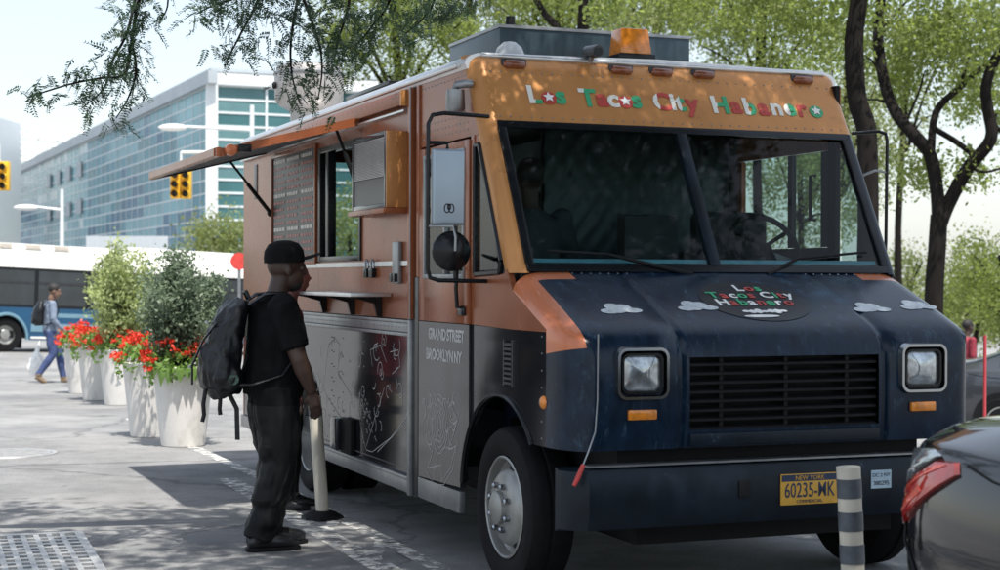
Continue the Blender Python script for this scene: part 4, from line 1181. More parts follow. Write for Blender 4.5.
for c in range(47):
    s0 = 0.5 + c * CW
    for k in range(NR):
        m = pick(s0, k, DL)
        if c < 20:
            MB().hexa(wall_quad(DL, s0 + 0.06, s0 + CW - 0.06, zrow[k + 1] + 0.06, zrow[k] - 0.06, 0.0, 0.1)).build('pane', m, gb)
        else: rest[PM.index(m)].hexa(wall_quad(DL, s0 + 0.06, s0 + CW - 0.06, zrow[k + 1] + 0.06, zrow[k] - 0.06, 0.0, 0.1))
for i, r_ in enumerate(rest):
    if r_.v: tag(r_.build('far_panes', PM[i], gb), kind='stuff')
CWR = 4.4
for c in range(11):
    for k in range(NR):
        if c < 4:
            MB().hexa(wall_quad(DR, 0.5 + c * CWR + 0.06, 0.5 + c * CWR + CWR - 0.06, zrow[k + 1] + 0.1, zrow[k] - 0.1, 0.0, 0.1)).build('pane', pick(c * CWR, k, DR), gb)
mid = MB()
for c in range(4, 11):
    for k in range(NR):
        mid.hexa(wall_quad(DR, 0.5 + c * CWR + 0.06, 0.5 + c * CWR + CWR - 0.06, zrow[k + 1] + 0.1, zrow[k] - 0.1, 0.0, 0.1))
tag(mid.build('hidden_side_panes', PM[5], gb), kind='stuff')
for c in range(48):
    s0 = 0.5 + c * CW
    MB().hexa(wall_quad(DL, s0 - 0.07, s0 + 0.07, zrow[-1], zrow[0], 0.035, 0.03)).build('mullion', M['mullion'], gb)
for c in range(12):
    MB().hexa(wall_quad(DR, 0.5 + c * CWR - 0.09, 0.5 + c * CWR + 0.09, zrow[-1], zrow[0], 0.16, 0.14)).build('mullion', M['mullion'], gb)
for k in range(NR + 1):
    MB().hexa(wall_quad(DL, 0.45, 151, zrow[k] - 0.06, zrow[k] + 0.06, 0.03, 0.025)).build('transom', M['mullion'], gb)
    MB().hexa(wall_quad(DR, 0.45, 48, zrow[k] - 0.09, zrow[k] + 0.09, 0.06, 0.05)).build('transom', M['mullion'], gb)
MB().hexa([gbl(DL, -0.3, -2, 0.5), gbl(DR, 0.5, -2, 0.5), gbl(DR, 0.5, -2, -0.2), gbl(DL, 0.3, -2, -0.2), gbl(DL, -0.3, TOPZ, 0.5), gbl(DR, 0.5, TOPZ, 0.5), gbl(DR, 0.5, TOPZ, -0.2), gbl(DL, 0.3, TOPZ, -0.2)]).build('corner_column', M['mullion'], gb)
M['fascia'] = mat('grey_roof_fascia', (0.40, 0.44, 0.47), 0.5, 0.2, 0.1, 0.5)
MB().hexa(wall_quad(DL, -1.2, 152, TOPZ - 0.95, TOPZ + 0.15, 0.5, 0.8)).build('roof_fascia', M['fascia'], gb)
MB().hexa(wall_quad(DR, 0.31, 48, TOPZ - 0.95, TOPZ + 0.05, 0.5, 0.8)).build('roof_fascia', M['mullion'], gb)
rf = MB(); a_ = [gbl(DL, 0, TOPZ + 0.3, 0), gbl(DL, 150, TOPZ + 0.3, 0)]
rf.hexa([(*Vector(a_[0])[:2], TOPZ + 1.2), (*Vector(a_[1])[:2], TOPZ + 1.2), tuple(Vector(a_[1]) + DR * 48), tuple(Vector(a_[0]) + DR * 48)] + [(*Vector(a_[0])[:2], TOPZ + 1.5), (*Vector(a_[1])[:2], TOPZ + 1.5), tuple(Vector(a_[1]) + DR * 48 + Vector((0, 0, 0.4))), tuple(Vector(a_[0]) + DR * 48 + Vector((0, 0, 0.4)))])
rf.build('roof', M['fascia'], gb)
# small punched windows in the pale bay
for c in range(4):
    for k in (2, 6):
        MB().hexa(wall_quad(DL, 68 + c * 9, 68.0 + c * 9 + 3.2, zrow[k] - 1.7, zrow[k] + 0.2, 0.30, 0.12)).build('window', M['fascia'], gb)
# entrance canopy, low white block
cb = at(85, 234, 120)
MB().hexa([tuple(Vector(p) - Vector((CB.x, CB.y, -1.0))) for p in [at(86, 262, 120), at(168, 264, 112), at(168, 264, 122), at(86, 262, 130), at(86, 236, 120), at(168, 236, 112), at(168, 236, 122), at(86, 236, 130)]]).build('entrance_canopy', M['mullion'], gb)

# white corrugated block with lattice roof at the far left
wb = thing('corrugated_building', 'white corrugated metal block with an open lattice roof above it', 'building', (-75, 215, -1))
wbo = Vector((-75, 215, -1))
MB().box(-16, 8.5, 0, 10, 0, 23.8).build('wall', M['mullion'], wb)
for k in range(40):
    MB().box(-16 + k * 0.6125, -16 + k * 0.6125 + 0.3, -0.18, -0.001, 0.0, 23.6).build('rib', M['fascia'], wb)  # ribs coloured greyer than the wall, shade of the corrugation put into colour
lat = Vector((-105, 290, 21.5)) - wbo
ltm = MB(); LN, LW = 54.0, 13.0
def lp(i, j, up):
    return Vector((lat.x + i * 3.4, lat.y + j * 0.4 + i * 0.15, lat.z + j * 3.0 + (0.0 if up else -2.0) + (-0.32 * i)))
for i in range(17):
    for j in range(4):
        if i < 16:
            ltm.tube([lp(i, j, 1), lp(i + 1, j, 1)], 0.20, 4); ltm.tube([lp(i, j, 0), lp(i + 1, j, 0)], 0.2, 4)
            ltm.tube([lp(i, j, 1), lp(i + 1, j, 0)], 0.16, 4)
        if j < 3:
            ltm.tube([lp(i, j, 1), lp(i, j + 1, 1)], 0.20, 4)
            if i < 16: ltm.tube([lp(i, j, 1), lp(i + 1, j + 1, 1)], 0.16, 4)
tag(ltm.build('roof_lattice', M['white'], wb), kind='stuff')
MB().box(lat.x - 4, lat.x + 52, lat.y - 2, lat.y + 6, 0, lat.z - 6).build('hall_wall', M['fascia'], wb)
MB().box(lat.x - 4, lat.x + 52, lat.y - 3, lat.y - 1, lat.z - 8, lat.z - 5.8).build('roof_beam', M['mullion'], wb)
for k in range(4):
    MB().box(lat.x + 3 + k * 14, lat.x + 4.2 + k * 14, lat.y - 4.5, lat.y - 3.2, 0, lat.z + 1).build('column', M['mullion'], wb)

# ------------------------------------------------------------------ street lamps and signals
def lamp(label, head, arm_end, d, pole_px):
    A = at(*head, d); B = at(*arm_end, d)
    P = at(pole_px, arm_end[1] - 1, d)
    g0 = gz(P.x, P.y)
    t = thing('street_lamp', label, 'street lamp', (P.x, P.y, g0))
    o = Vector((P.x, P.y, g0))
    MB().tube([(0, 0, 0), (0, 0, P.z - g0 + 0.8)], [0.12, 0.07], 10).build('pole', M['mullion'], t, smooth=60)
    MB().tube([P - o, A - o + Vector((0.4, 0, 0.05))], [0.055, 0.045], 8).build('arm', M['mullion'], t, smooth=60)
    a = A - o
    MB().ball((a.x, a.y, a.z + 0.02), (0.48, 0.17, 0.12)).build('lamp_head', M['white'], t, smooth=60)
lamp('white arm street lamp whose arm crosses the glass hall above the serving flap', (173, 128), (245, 131), 52, 252)
lamp('pale street lamp with a short arm behind the white bus', (26, 208), (60, 211), 62, 62)
M['sigyellow'] = mat('signal_yellow', (0.72, 0.42, 0.02), 0.45, 0, 0.08, 5)
def signal(label, px, py, d, arm_px, n_heads=2):
    C_ = at(px, py, d); P = at(arm_px, py - 32, d); g0 = gz(P.x, P.y)
    t = thing('traffic_signal', label, 'traffic light', (P.x, P.y, g0)); o = Vector((P.x, P.y, g0)); c = C_ - o
    MB().tube([(0, 0, 0), (0, 0, P.z - g0)], [0.11, 0.08], 10).build('pole', M['mullion'], t, smooth=60)
    MB().tube([P - o, (c.x, c.y, P.z - g0 - 0.02)], [0.06, 0.05], 8).build('arm', M['mullion'], t, smooth=60)
    MB().tube([(c.x, c.y, P.z - g0), (c.x, c.y, c.z + 0.45)], 0.04, 6).build('hanger', M['mullion'], t)
    for k in range(n_heads):
        x = c.x - 0.16 + k * 0.33
        h_ = MB().box(x - 0.15, x + 0.15, c.y - 0.13 + 0.02 * k, c.y + 0.13 + 0.02 * k, c.z - 0.45, c.z + 0.45).build('signal_head', M['sigyellow'], t, bevel=0.03)
        for q in range(3):
            z = c.z - 0.29 + q * 0.29
            vz = MB().tube([(x, c.y - 0.12, z), (x, c.y - 0.32, z - 0.02)], [0.115, 0.12], 12, caps=False)
            vz.build('visor', M['sigyellow'], h_, smooth=40)
            MB().lathe([(0.11, 0), (0, 0)], 12, 1, (x, c.y - 0.135, z)).build('lens', M['gloss_black'], h_)
signal('yellow traffic light hanging below the tip of the serving flap', 181, 184, 50, 262)
signal('yellow traffic light hanging before the white corrugated block', -1, 176, 50, -70)
rsn = at(239, 258, 30); g0 = gz(rsn.x, rsn.y)
rs = thing('round_sign', 'red round sign on a thin post beside the rear of the truck', 'sign', (rsn.x, rsn.y, g0))
MB().lathe([(0.16, 0), (0.16, 0.02), (0, 0.02), (0, 0), (0.16, 0)], 24, 1, (0, 0, rsn.z - g0 - 0.06)).build('disc', mat('red_sign_face', (0.55, 0.05, 0.04), 0.4), rs, smooth=30)
MB().tube([(0, 0.04, 0), (0, 0.04, rsn.z - g0)], 0.03, 8).build('post', M['steel'], rs)

# ------------------------------------------------------------------ city bus
A = at(5, 352, 46); B = at(222, 356, 50)
bx_ = (B - A).normalized(); by_ = Vector((0, 0, 1)).cross(bx_).normalized(); bz_ = bx_.cross(by_).normalized()
bus = thing('city_bus', 'white and blue city bus passing behind the flower pots', 'bus', A)
Mb = Matrix((bx_, by_, bz_)).transposed().to_4x4(); Mb.translation = A
bus.matrix_world = Mb
M['buswhite'] = mat('bus_white', (0.74, 0.73, 0.70), 0.35, 0, 0.06, 1.5, dirt=(0.55, 0.53, 0.5), dirt_amt=0.0)
M['busblue'] = mat('bus_blue', (0.011, 0.065, 0.14), 0.3, 0, 0.12, 1.2)
M['buspale'] = mat('bus_pale_blue', (0.14, 0.25, 0.32), 0.35, 0, 0.12, 1.2)
M['busglass'] = mat('bus_dark_glass', (0.018, 0.024, 0.03), 0.08, 0, 0.4, 1.3, spec=0.6)
X0, X1 = -3.4, 10.2
wc = 6.78
lower = [(X0, 0.36), (X0, 1.28), (X1, 1.28), (X1, 0.36)] + [(wc + 0.62 * math.cos(R(a)), 0.36 + 0.72 * math.sin(R(a))) for a in range(0, 181, 15)] + [(0.62 * math.cos(R(a)), 0.36 + 0.72 * math.sin(R(a))) for a in range(0, 181, 15)]
MB().prism(lower, 0.0, 0.06, 1).build('lower_side', M['busblue'], bus)
MB().box(X0, X1, 2.44, 2.5, 0.36, 1.28).build('lower_side', M['busblue'], bus)
MB().box(X0, X1, 0.06, 2.44, 0.40, 0.60).build('floor', M['black'], bus)
for a, b in [(0.72, 6.08), (7.5, 10.1), (-3.3, -0.72)]:
    MB().box(a, b, -0.012, -0.001, 0.60, 0.84).build('pale_stripe', M['buspale'], bus)
    MB().box(a, b, -0.012, -0.001, 0.40, 0.46).build('white_stripe', M['buswhite'], bus)
for c in (0, wc):
    MB().tube([(c + 0.62 * math.cos(R(a)), -0.01, 0.36 + 0.72 * math.sin(R(a))) for a in range(0, 181, 12)], 0.05, 6).build('arch_trim', M['buspale'], bus, smooth=60)
ud = MB().prism([(0.0, 1.28), (0.03, 2.42), (2.47, 2.42), (2.5, 1.28)], X0, X1, 0)
ud.build('window_band', M['gloss_black'], bus)
rp2 = [(0.012, 2.42), (0.02, 2.62), (0.10, 2.80), (0.35, 2.92), (1.25, 2.97), (2.15, 2.92), (2.40, 2.80), (2.48, 2.62), (2.488, 2.42)]
bro = MB().prism(rp2, X0, X1, 0).build('roof', M['buswhite'], bus, smooth=40)
MB().prism([(0.5, 2.95), (0.6, 3.12), (1.9, 3.12), (2.0, 2.95)], -2.6, 3.4, 0).build('roof_unit', M['buswhite'], bro, bevel=0.05)
MB().prism([(0.5, 2.95), (0.6, 3.20), (1.9, 3.20), (2.0, 2.95)], 4.0, 7.4, 0).build('roof_unit', M['buswhite'], bro, bevel=0.05)
for k in range(5):
    MB().box(-1.9 + k * 0.85, -1.45 + k * 0.85, 0.48, 0.60, 3.0, 3.10).build('roof_vent', mat('tan_vent', (0.42, 0.38, 0.33), 0.6) if k == 0 else bpy.data.materials['tan_vent'], bro)
x = X0 + 0.15; k = 0
for wdt in (1.3, 1.55, 1.3, 1.55, 1.3, 1.55, 1.3, 1.3, 1.3):
    if x + wdt > X1: break
    wo = MB().hexa([(x, -0.004, 1.36), (x + wdt - 0.12, -0.004, 1.36), (x + wdt - 0.12, 0.02, 1.36), (x, 0.02, 1.36), (x, 0.022, 2.34), (x + wdt - 0.12, 0.022, 2.34), (x + wdt - 0.12, 0.05, 2.34), (x, 0.05, 2.34)]).build('window', M['busglass'], bus)
    MB().box(x + 0.02, x + wdt - 0.14, -0.008, 0.02, 1.98, 2.03).build('transom_bar', M['darkmetal'], wo)
    x += wdt; k += 1
for c in (0, wc):
    w = link('wheel', MB().lathe([(0.27, 0.06), (0.30, 0.02), (0.46, 0.02), (0.49, 0.07), (0.49, 0.26), (0.27, 0.26)], 32, 1).mesh('wheel', M['tyre'], smooth=35), bus, (c, 0.0, 0.49))
    MB().lathe([(0.275, 0.05), (0.265, 0.03), (0.25, 0.08), (0.18, 0.10), (0.13, 0.05), (0.0, 0.04)], 24, 1).build('rim', M['rim'], w, smooth=40)
for c in (0, wc):
    MB().box(c - 0.6, c + 0.6, 0.35, 0.4, 0.1, 1.1).build('wheel_well', M['black'], bus)
em = MB().lathe([(0.14, 0), (0, 0)], 20, 1, (1.25, -0.006, 1.08)).build('round_emblem', M['buswhite'], bus)
MB().box(1.5, 2.6, -0.006, -0.001, 1.02, 1.14).build('side_lettering_band', M['buspale'], bus)
MB().box(X0, X0 + 0.05, 0.02, 2.48, 0.4, 2.9).build('end_panel', M['buswhite'], bus)
MB().box(X1 - 0.05, X1, 0.02, 2.48, 0.4, 2.9).build('end_panel', M['buswhite'], bus)

# ------------------------------------------------------------------ planters, shrubs, flowers
def leaf_cloud(pos, size, seed, flat=0.0, aspect=0.55, bias=None):
    """many small leaf quads: returns vertex array and faces for from_pydata"""
    r_ = np.random.default_rng(seed)
    n = len(pos)
    d = r_.normal(size=(n, 3)); d /= np.linalg.norm(d, axis=1)[:, None]
    if bias is not None: d = d * 0.8 + np.array(bias)[None, :]; d /= np.linalg.norm(d, axis=1)[:, None]
    e = r_.normal(size=(n, 3)); e -= d * (e * d).sum(1)[:, None]; e /= np.linalg.norm(e, axis=1)[:, None]
    s = size * r_.uniform(0.6, 1.4, n)
    a = d * s[:, None] * 0.5; b = e * (s * aspect)[:, None] * 0.5
    nrm = np.cross(d, e) * (s * 0.10)[:, None]
    v = np.empty((n, 4, 3)); v[:, 0] = pos - a; v[:, 1] = pos + b + nrm; v[:, 2] = pos + a; v[:, 3] = pos - b + nrm
    return v.reshape(-1, 3), np.arange(n * 4).reshape(n, 4)

def np_mesh(name, v, f, m):
    me = bpy.data.meshes.new(name)
    nv, nf = len(v), len(f)
    me.vertices.add(nv); me.vertices.foreach_set('co', np.asarray(v, dtype=np.float32).ravel())
    k = f.shape[1]
    me.loops.add(nf * k); me.loops.foreach_set('vertex_index', np.asarray(f, dtype=np.int32).ravel())
    me.polygons.add(nf); me.polygons.foreach_set('loop_start', np.arange(0, nf * k, k, dtype=np.int32))
    me.polygons.foreach_set('loop_total', np.full(nf, k, dtype=np.int32))
    me.materials.append(m)
    me.update(calc_edges=True); me.validate()
    return me

def clumps(centre, rad, n_clump, per, spread, seed, hollow=0.35):
    """leaf positions gathered in uneven clumps through an ellipsoid"""
    r_ = np.random.default_rng(seed)
    d = r_.normal(size=(n_clump, 3)); d /= np.linalg.norm(d, axis=1)[:, None]
    rr_ = (hollow + (1 - hollow) * r_.random(n_clump) ** 0.5)
    c = np.array(centre) + d * rr_[:, None] * np.array(rad)
    k = r_.integers(int(per * 0.4), int(per * 1.6) + 1, n_clump)
    base = np.repeat(c, k, axis=0)
    return base + r_.normal(size=base.shape) * spread, c

pot_me = MB().lathe([(0.0, 0.0), (0.19, 0.0), (0.205, 0.012), (0.225, 0.16), (0.262, 0.52), (0.285, 0.735), (0.292, 0.755), (0.285, 0.768), (0.268, 0.765), (0.258, 0.74), (0.255, 0.68), (0.0, 0.68)], 40).mesh('pot', M['pot'], smooth=30)
spots = [((183, 446), 15.45, 'white tapered pot with red flowers, its rim hung with pale green leaves'),
         ((151, 437), 16.55, 'white tapered pot half hidden behind the pot with the grey green shrub'),
         ((120, 405), 21.78, 'white tapered pot under the pale green shrub'),
         ((98, 403), 22.9, 'white tapered pot tucked beside the pot with the pale green shrub'),
         ((83, 394), 24.6, 'white tapered pot at the end of the row, by the walking pedestrian')]
for i, ((px, py), d, lab) in enumerate(spots):
    p = at(px, py, d); z = gz(p.x, p.y)
    sc = (1.0, 1.0, 0.98, 1.0, 1.0)[i]
    pot = thing('flower_pot', lab, 'planter', (p.x, p.y, z), 0.7 * i, 'row of white flower pots')
    pot.scale = (sc, sc, sc)
    link('pot_body', pot_me, pot)
    MB().lathe([(0.256, 0.70), (0.0, 0.72)], 20).build('soil', M['soil'], pot)
    fl = thing('bedding_plant', ['red blooms with broad lime leaves spilling over the rim of the pot', 'red blooms in the pot half hidden behind another', 'red blooms around the foot of the pale green shrub',
                                 'red blooms in the pot beside the pale green shrub', 'red blooms in the last pot of the row by the pedestrian'][i], 'flowers', (p.x, p.y, z), 0, 'red bedding flowers in the pots')
    r_ = np.random.default_rng(100 + i)
    n = 520; a = r_.uniform(0, 2 * np.pi, n); q = np.sqrt(r_.random(n)) * 0.37
    zz = 0.80 + 0.12 * (1 - (q / 0.37) ** 2) + r_.normal(size=n) * 0.05 - np.clip(q - 0.27, 0, 1) * r_.uniform(0, 2.2, n)
    v, f = leaf_cloud(np.stack([q * np.cos(a), q * np.sin(a), zz], 1), 0.075, 200 + i, bias=(0, 0, 0.2))
    tag(link('leaves', np_mesh('leaves', v, f, M['leaf_bed']), fl), kind='stuff')
    if i == 0:                                        # big lime leaves hanging over the front
        for k in range(11):
            an = R(-150 + k * 13 + random.uniform(-5, 5)); rr0 = 0.27; ln = random.uniform(0.14, 0.24)
            c, s2 = math.cos(an), math.sin(an)
            top = Vector((c * rr0 * 0.8, s2 * rr0 * 0.8, 0.80)); midp = Vector((c * (rr0 + 0.07), s2 * (rr0 + 0.07), 0.80 - ln * 0.3)); tip = Vector((c * (rr0 + 0.10), s2 * (rr0 + 0.10), 0.80 - ln))
            sd = Vector((-s2, c, 0)) * 0.055
            MB().add([top, midp - sd, midp + Vector((c, s2, 0)) * 0.02, midp + sd, tip], [(0, 1, 2), (0, 2, 3), (1, 4, 2), (2, 4, 3)]).build('large_leaf', M['leaf_bed'], fl)
    nb_ = 64; a = r_.uniform(0, 2 * np.pi, nb_); q = np.sqrt(r_.random(nb_)) * 0.40
    zz = 0.90 + 0.10 * (1 - (q / 0.4) ** 2) + r_.normal(size=nb_) * 0.045 - np.clip(q - 0.3, 0, 1) * 1.2
    cen = np.stack([q * np.cos(a), q * np.sin(a), zz], 1)
    pos = np.repeat(cen, 16, axis=0) + r_.normal(size=(nb_ * 16, 3)) * np.array([0.024, 0.024, 0.018])
    v, f = leaf_cloud(pos, 0.036, 300 + i, aspect=0.9, bias=(0, 0, 0.3))
    tag(link('blossoms', np_mesh('blossoms', v, f, M['petal']), fl), kind='stuff')

def shrub(label, p, z0, hgt, rad, lm, seed, n_clump=230, per=24, leaf=0.04):
    t = thing('potted_shrub', label, 'shrub', (p.x, p.y, z0), 0, 'tall shrubs in the flower pots')
    r2 = random.Random(seed)
    pos = []
    for k in range(30):
        a = r2.uniform(0, 2 * math.pi); lean = r2.uniform(0.1, 1.0) * rad * 0.95; top = hgt * r2.uniform(0.55, 1.0) * (1.05 - 0.35 * lean / rad)
        pts = [Vector((0, 0, 0))]
        for s2 in range(1, 7):
            f_ = s2 / 6
            pts.append(Vector((math.cos(a) * lean * f_ ** 0.8 + r2.gauss(0, 0.02), math.sin(a) * lean * f_ ** 0.8 + r2.gauss(0, 0.02), top * f_)))
        MB().tube(pts, [0.011, 0.009, 0.008, 0.007, 0.005, 0.004, 0.002], 5).build('stem', M['bark'], t, smooth=60)
        for s2 in range(2, 7):
            nn = int(per * (0.4 + 0.9 * r2.random()) * 3.2)
            c = np.array(pts[s2]); sp = rad * 0.115
            rs_ = np.random.default_rng(seed * 100 + k * 10 + s2)
            pos.append(c + rs_.normal(size=(nn, 3)) * np.array([sp, sp, sp * 1.1]))
    pos = np.concatenate(pos); pos = pos[pos[:, 2] > 0.02]
    v, f = leaf_cloud(pos, leaf, seed, bias=(0, 0, 0.25))
    tag(link('foliage', np_mesh('foliage', v, f, lm), t), kind='stuff')
p = at(180, 446, 15.5); shrub('grey green fine leaved shrub in the pot nearest the truck', p, gz(p.x, p.y) + 0.70, 1.20, 0.46, M['leaf_shrub_dark'], 21, per=32, leaf=0.046)
p = at(119, 405, 21.8); shrub('pale yellow green shrub rising between the pots before the bus', p, gz(p.x, p.y) + 0.70, 1.52, 0.62, M['leaf_shrub_light'], 22, per=32, leaf=0.060)

# ------------------------------------------------------------------ people
M['skin'] = mat('dark_brown_skin', (0.050, 0.027, 0.019), 0.5, 0, 0.12, 12)
M['skin2'] = mat('brown_skin', (0.20, 0.115, 0.08), 0.5, 0, 0.12, 12)
M['shirt_black'] = mat('black_tshirt', (0.005, 0.0055, 0.0065), 0.9, 0, 0.3, 12, 0.5, 9, spec=0.15)
M['trouser_black'] = mat('black_trousers', (0.004, 0.0045, 0.0055), 0.65, 0, 0.35, 9, 0.9, 11, stretch=(1, 1, 0.45), spec=0.25)
M['boot'] = mat('black_leather', (0.010, 0.011, 0.013), 0.32, 0, 0.3, 14)
M['nylon'] = mat('black_nylon', (0.006, 0.007, 0.009), 0.42, 0, 0.4, 12, 0.8, 22, spec=0.4)
M['cap'] = mat('black_cap', (0.005, 0.0055, 0.006), 0.85, 0, 0.3, 20, spec=0.15)
M['hair'] = mat('dark_hair', (0.012, 0.010, 0.009), 0.7, 0, 0.3, 40)
M['eye'] = mat('eye_white', (0.12, 0.10, 0.09), 0.3)

def remesh(mb, name, voxel, smooth_it=4, disp=None):
    me = mb.mesh(name + '_src', M['black'])
    o = bpy.data.objects.new(name + '_src', me); COL.objects.link(o)
    md = o.modifiers.new('r', 'REMESH'); md.mode = 'VOXEL'; md.voxel_size = voxel
    sm = o.modifiers.new('s', 'SMOOTH'); sm.factor = 0.5; sm.iterations = smooth_it
    dg = bpy.context.evaluated_depsgraph_get()
    out = bpy.data.meshes.new_from_object(o.evaluated_get(dg))
    bpy.data.objects.remove(o, do_unlink=True); bpy.data.meshes.remove(me)
    out.materials.clear(); out.name = name
    out.shade_smooth()
    if disp is not None:
        n = len(out.vertices); co = np.empty(n * 3, np.float32); out.vertices.foreach_get('co', co); co = co.reshape(-1, 3)
        no = np.empty(n * 3, np.float32); out.vertices.foreach_get('normal', no); no = no.reshape(-1, 3)
        for i in range(n): co[i] += no[i] * disp(Vector(co[i].tolist()))
        out.vertices.foreach_set('co', co.ravel()); out.update()
    return out

def zone(me, mats, fn):
    for m in mats: me.materials.append(m)
    idx = np.array([fn(p.center) for p in me.polygons], dtype=np.int32)
    me.polygons.foreach_set('material_index', idx); me.update()
    return me

def hand(mb, wrist, d, palm_n, side_s, curl=0.6, s=1.0):
    """palm, four curled fingers and a thumb; d points along the hand, palm_n out of the palm"""
    d = Vector(d).normalized(); n = Vector(palm_n); n = (n - d * n.dot(d)).normalized(); w = d.cross(n) * side_s
    wr = Vector(wrist)
    mb.tube([wr - d * 0.02, wr + d * 0.03 * s, wr + d * 0.085 * s], [0.026 * s, 0.038 * s, 0.036 * s], 10, ry=[0.02 * s, 0.017 * s, 0.015 * s], up=w)
    for k, (off, L_) in enumerate([(0.028, 0.072), (0.010, 0.082), (-0.009, 0.076), (-0.026, 0.060)]):
        p = wr + d * 0.08 * s + w * off * s; dd = d.copy(); pts = [p - d * 0.02 * s, p]
        for j in range(3):
            dd = (dd + n * curl * 0.55).normalized(); p = p + dd * (L_ * s / 2.6); pts.append(p)
        mb.tube(pts, [0.010 * s, 0.0098 * s, 0.0092 * s, 0.0088 * s, 0.007 * s], 8)
    p = wr + d * 0.025 * s + w * 0.03 * s
    mb.tube([p, p + (w * 0.6 + d * 0.6 + n * 0.3) * 0.035 * s, p + (w * 0.6 + d * 1.2 + n * 0.8) * 0.045 * s], [0.013 * s, 0.011 * s, 0.009 * s], 8)

def head(mb, c, f, s=1.0, hair=0.0):
    """skull, jaw, nose, lips, brow, ears; f = facing direction"""
    f = Vector(f).normalized(); c = Vector(c); l = Vector((0, 0, 1)).cross(f).normalized(); u = f.cross(l) * -1; u = l.cross(f) * -1 if False else f.cross(l)
    st = len(mb.v)
    mb.ball((-0.012, 0, 0.03), (0.098 + hair, 0.076 + hair, 0.095 + hair), 16, 12)
    mb.ball((0.030, 0, -0.03), (0.066, 0.060, 0.085), 14, 10)
    mb.ball((0.048, 0, -0.085), (0.040, 0.036, 0.030), 12, 8)
    mb.tube([(0.088, 0, 0.02), (0.104, 0, -0.008), (0.112, 0, -0.022)], [0.010, 0.014, 0.017], 8)
    mb.ball((0.089, 0, -0.052), (0.016, 0.026, 0.008), 10, 6)
    mb.ball((0.088, 0, -0.066), (0.015, 0.024, 0.008), 10, 6)
    mb.tube([(0.072, -0.045, 0.035), (0.090, 0, 0.036), (0.072, 0.045, 0.035)], 0.011, 8)
    for sgn in (-1, 1):
        mb.ball((-0.005, sgn * 0.076, -0.005), (0.020, 0.010, 0.032), 10, 8)
    Mx = Matrix((f, l, f.cross(l))).transposed().to_4x4(); Mx.translation = c
    Mx = Mx @ Matrix.Scale(s, 4)
    mb.xf(Mx, st)
    return Mx

def folds(amp, sc):
    return lambda p: amp * (mnoise.noise(Vector((p.x * sc, p.y * sc, p.z * sc * 0.7))) + 0.5 * mnoise.noise(Vector((p.x * sc * 2.3, p.y * sc * 2.3, p.z * sc * 1.6 + 7))))

# ---- the customer in black
mx, my = -1.345, 9.32
man = thing('person', 'customer in black T-shirt, cap and trousers standing at the serving shelf', 'person', (mx, my, 0), 0.36)
b = MB()
sh_r, el_r, wr_r = Vector((0.055, -0.205, 1.385)), Vector((0.130, -0.262, 1.10)), Vector((0.215, -0.225, 0.905))
sh_l, el_l, wr_l = Vector((0.055, 0.205, 1.385)), Vector((0.10, 0.26, 1.10)), Vector((0.20, 0.23, 0.90))
Hm = head(b, (0.118, 0.0, 1.600), (1, 0.05, -0.06), 1.06)
b.tube([(0.045, 0, 1.38), (0.065, 0, 1.46), (0.095, 0, 1.56)], [0.075, 0.062, 0.060], 14)
# torso
b.tube([(0.03, 0, 0.86), (0.045, 0, 0.95), (0.055, 0, 1.08), (0.05, 0, 1.22), (0.04, 0, 1.34), (0.04, 0, 1.41), (0.05, 0, 1.455)], [0.185, 0.190, 0.188, 0.20, 0.205, 0.165, 0.07], 20, ry=[0.165, 0.182, 0.178, 0.160, 0.140, 0.105, 0.06], up=(0, 1, 0))
for sh, el, wr, sg in ((sh_r, el_r, wr_r, -1), (sh_l, el_l, wr_l, 1)):
    b.ball(sh, (0.085, 0.075, 0.085))
    b.tube([sh + Vector((-0.005, -sg * 0.04, 0.03)), sh, sh.lerp(el, 0.45), sh.lerp(el, 0.80)], [0.075, 0.085, 0.082, 0.080], 14)
    b.tube([sh.lerp(el, 0.5), sh.lerp(el, 0.9), el, el.lerp(wr, 0.35), el.lerp(wr, 0.75), wr], [0.058, 0.052, 0.050, 0.051, 0.038, 0.031], 14)
hand(b, wr_r, Vector((0.25, 0.10, -0.96)), Vector((0.1, 0.9, 0.2)), -1, 0.45, 1.0)
hand(b, wr_l, Vector((0.25, -0.1, -0.96)), Vector((0.1, -0.9, 0.2)), 1, 0.45, 1.0)
# legs under the trousers
for sg, kx, ax in ((-1, 0.055, -0.055), (1, 0.075, 0.035)):
    hp = Vector((0.045, sg * 0.085, 0.88)); kn = Vector((kx, sg * 0.095, 0.49)); an = Vector((ax, sg * 0.095, 0.07))
    b.tube([hp + Vector((0, 0, 0.05)), hp.lerp(kn, 0.3), hp.lerp(kn, 0.7), kn, kn.lerp(an, 0.4), kn.lerp(an, 0.8), an], [0.135, 0.132, 0.118, 0.104, 0.100, 0.090, 0.088], 16)
def mz(c):
    q = Vector(c)
    if q.z > 1.43 and abs(q.y) < 0.11 and (q.z > 1.475 or q.x > 0.10): return 0
    for sh, el, wr in ((sh_r, el_r, wr_r), (sh_l, el_l, wr_l)):
        ax = (el - sh).normalized(); t = (q - sh).dot(ax) / (el - sh).length
        w_ = (wr - el); t2 = max(0, min(1, (q - el).dot(w_) / w_.length_squared))
        if t > 0.80 and (q - (el + w_ * t2)).length < 0.075 and (abs(q.y) > 0.195 or q.x > 0.20): return 0
        if (q - wr).length < 0.22 and q.z < wr.z + 0.05 and abs(q.y) > 0.165 and q.x > 0.17: return 0
    return 1 if q.z > 0.83 else 2
mf_ = folds(0.014, 10)
def mdisp(p):
    if p.z > 1.42: return 0
    k = mf_(p)
    if p.z < 0.6: k += 0.007 * math.sin(p.z * 46 + 2.2 * mnoise.noise(p * 7)) * (1 if p.z < 0.3 else 0.5)
    if abs(p.y) > 0.19 and p.z < 1.2: return 0
    return k
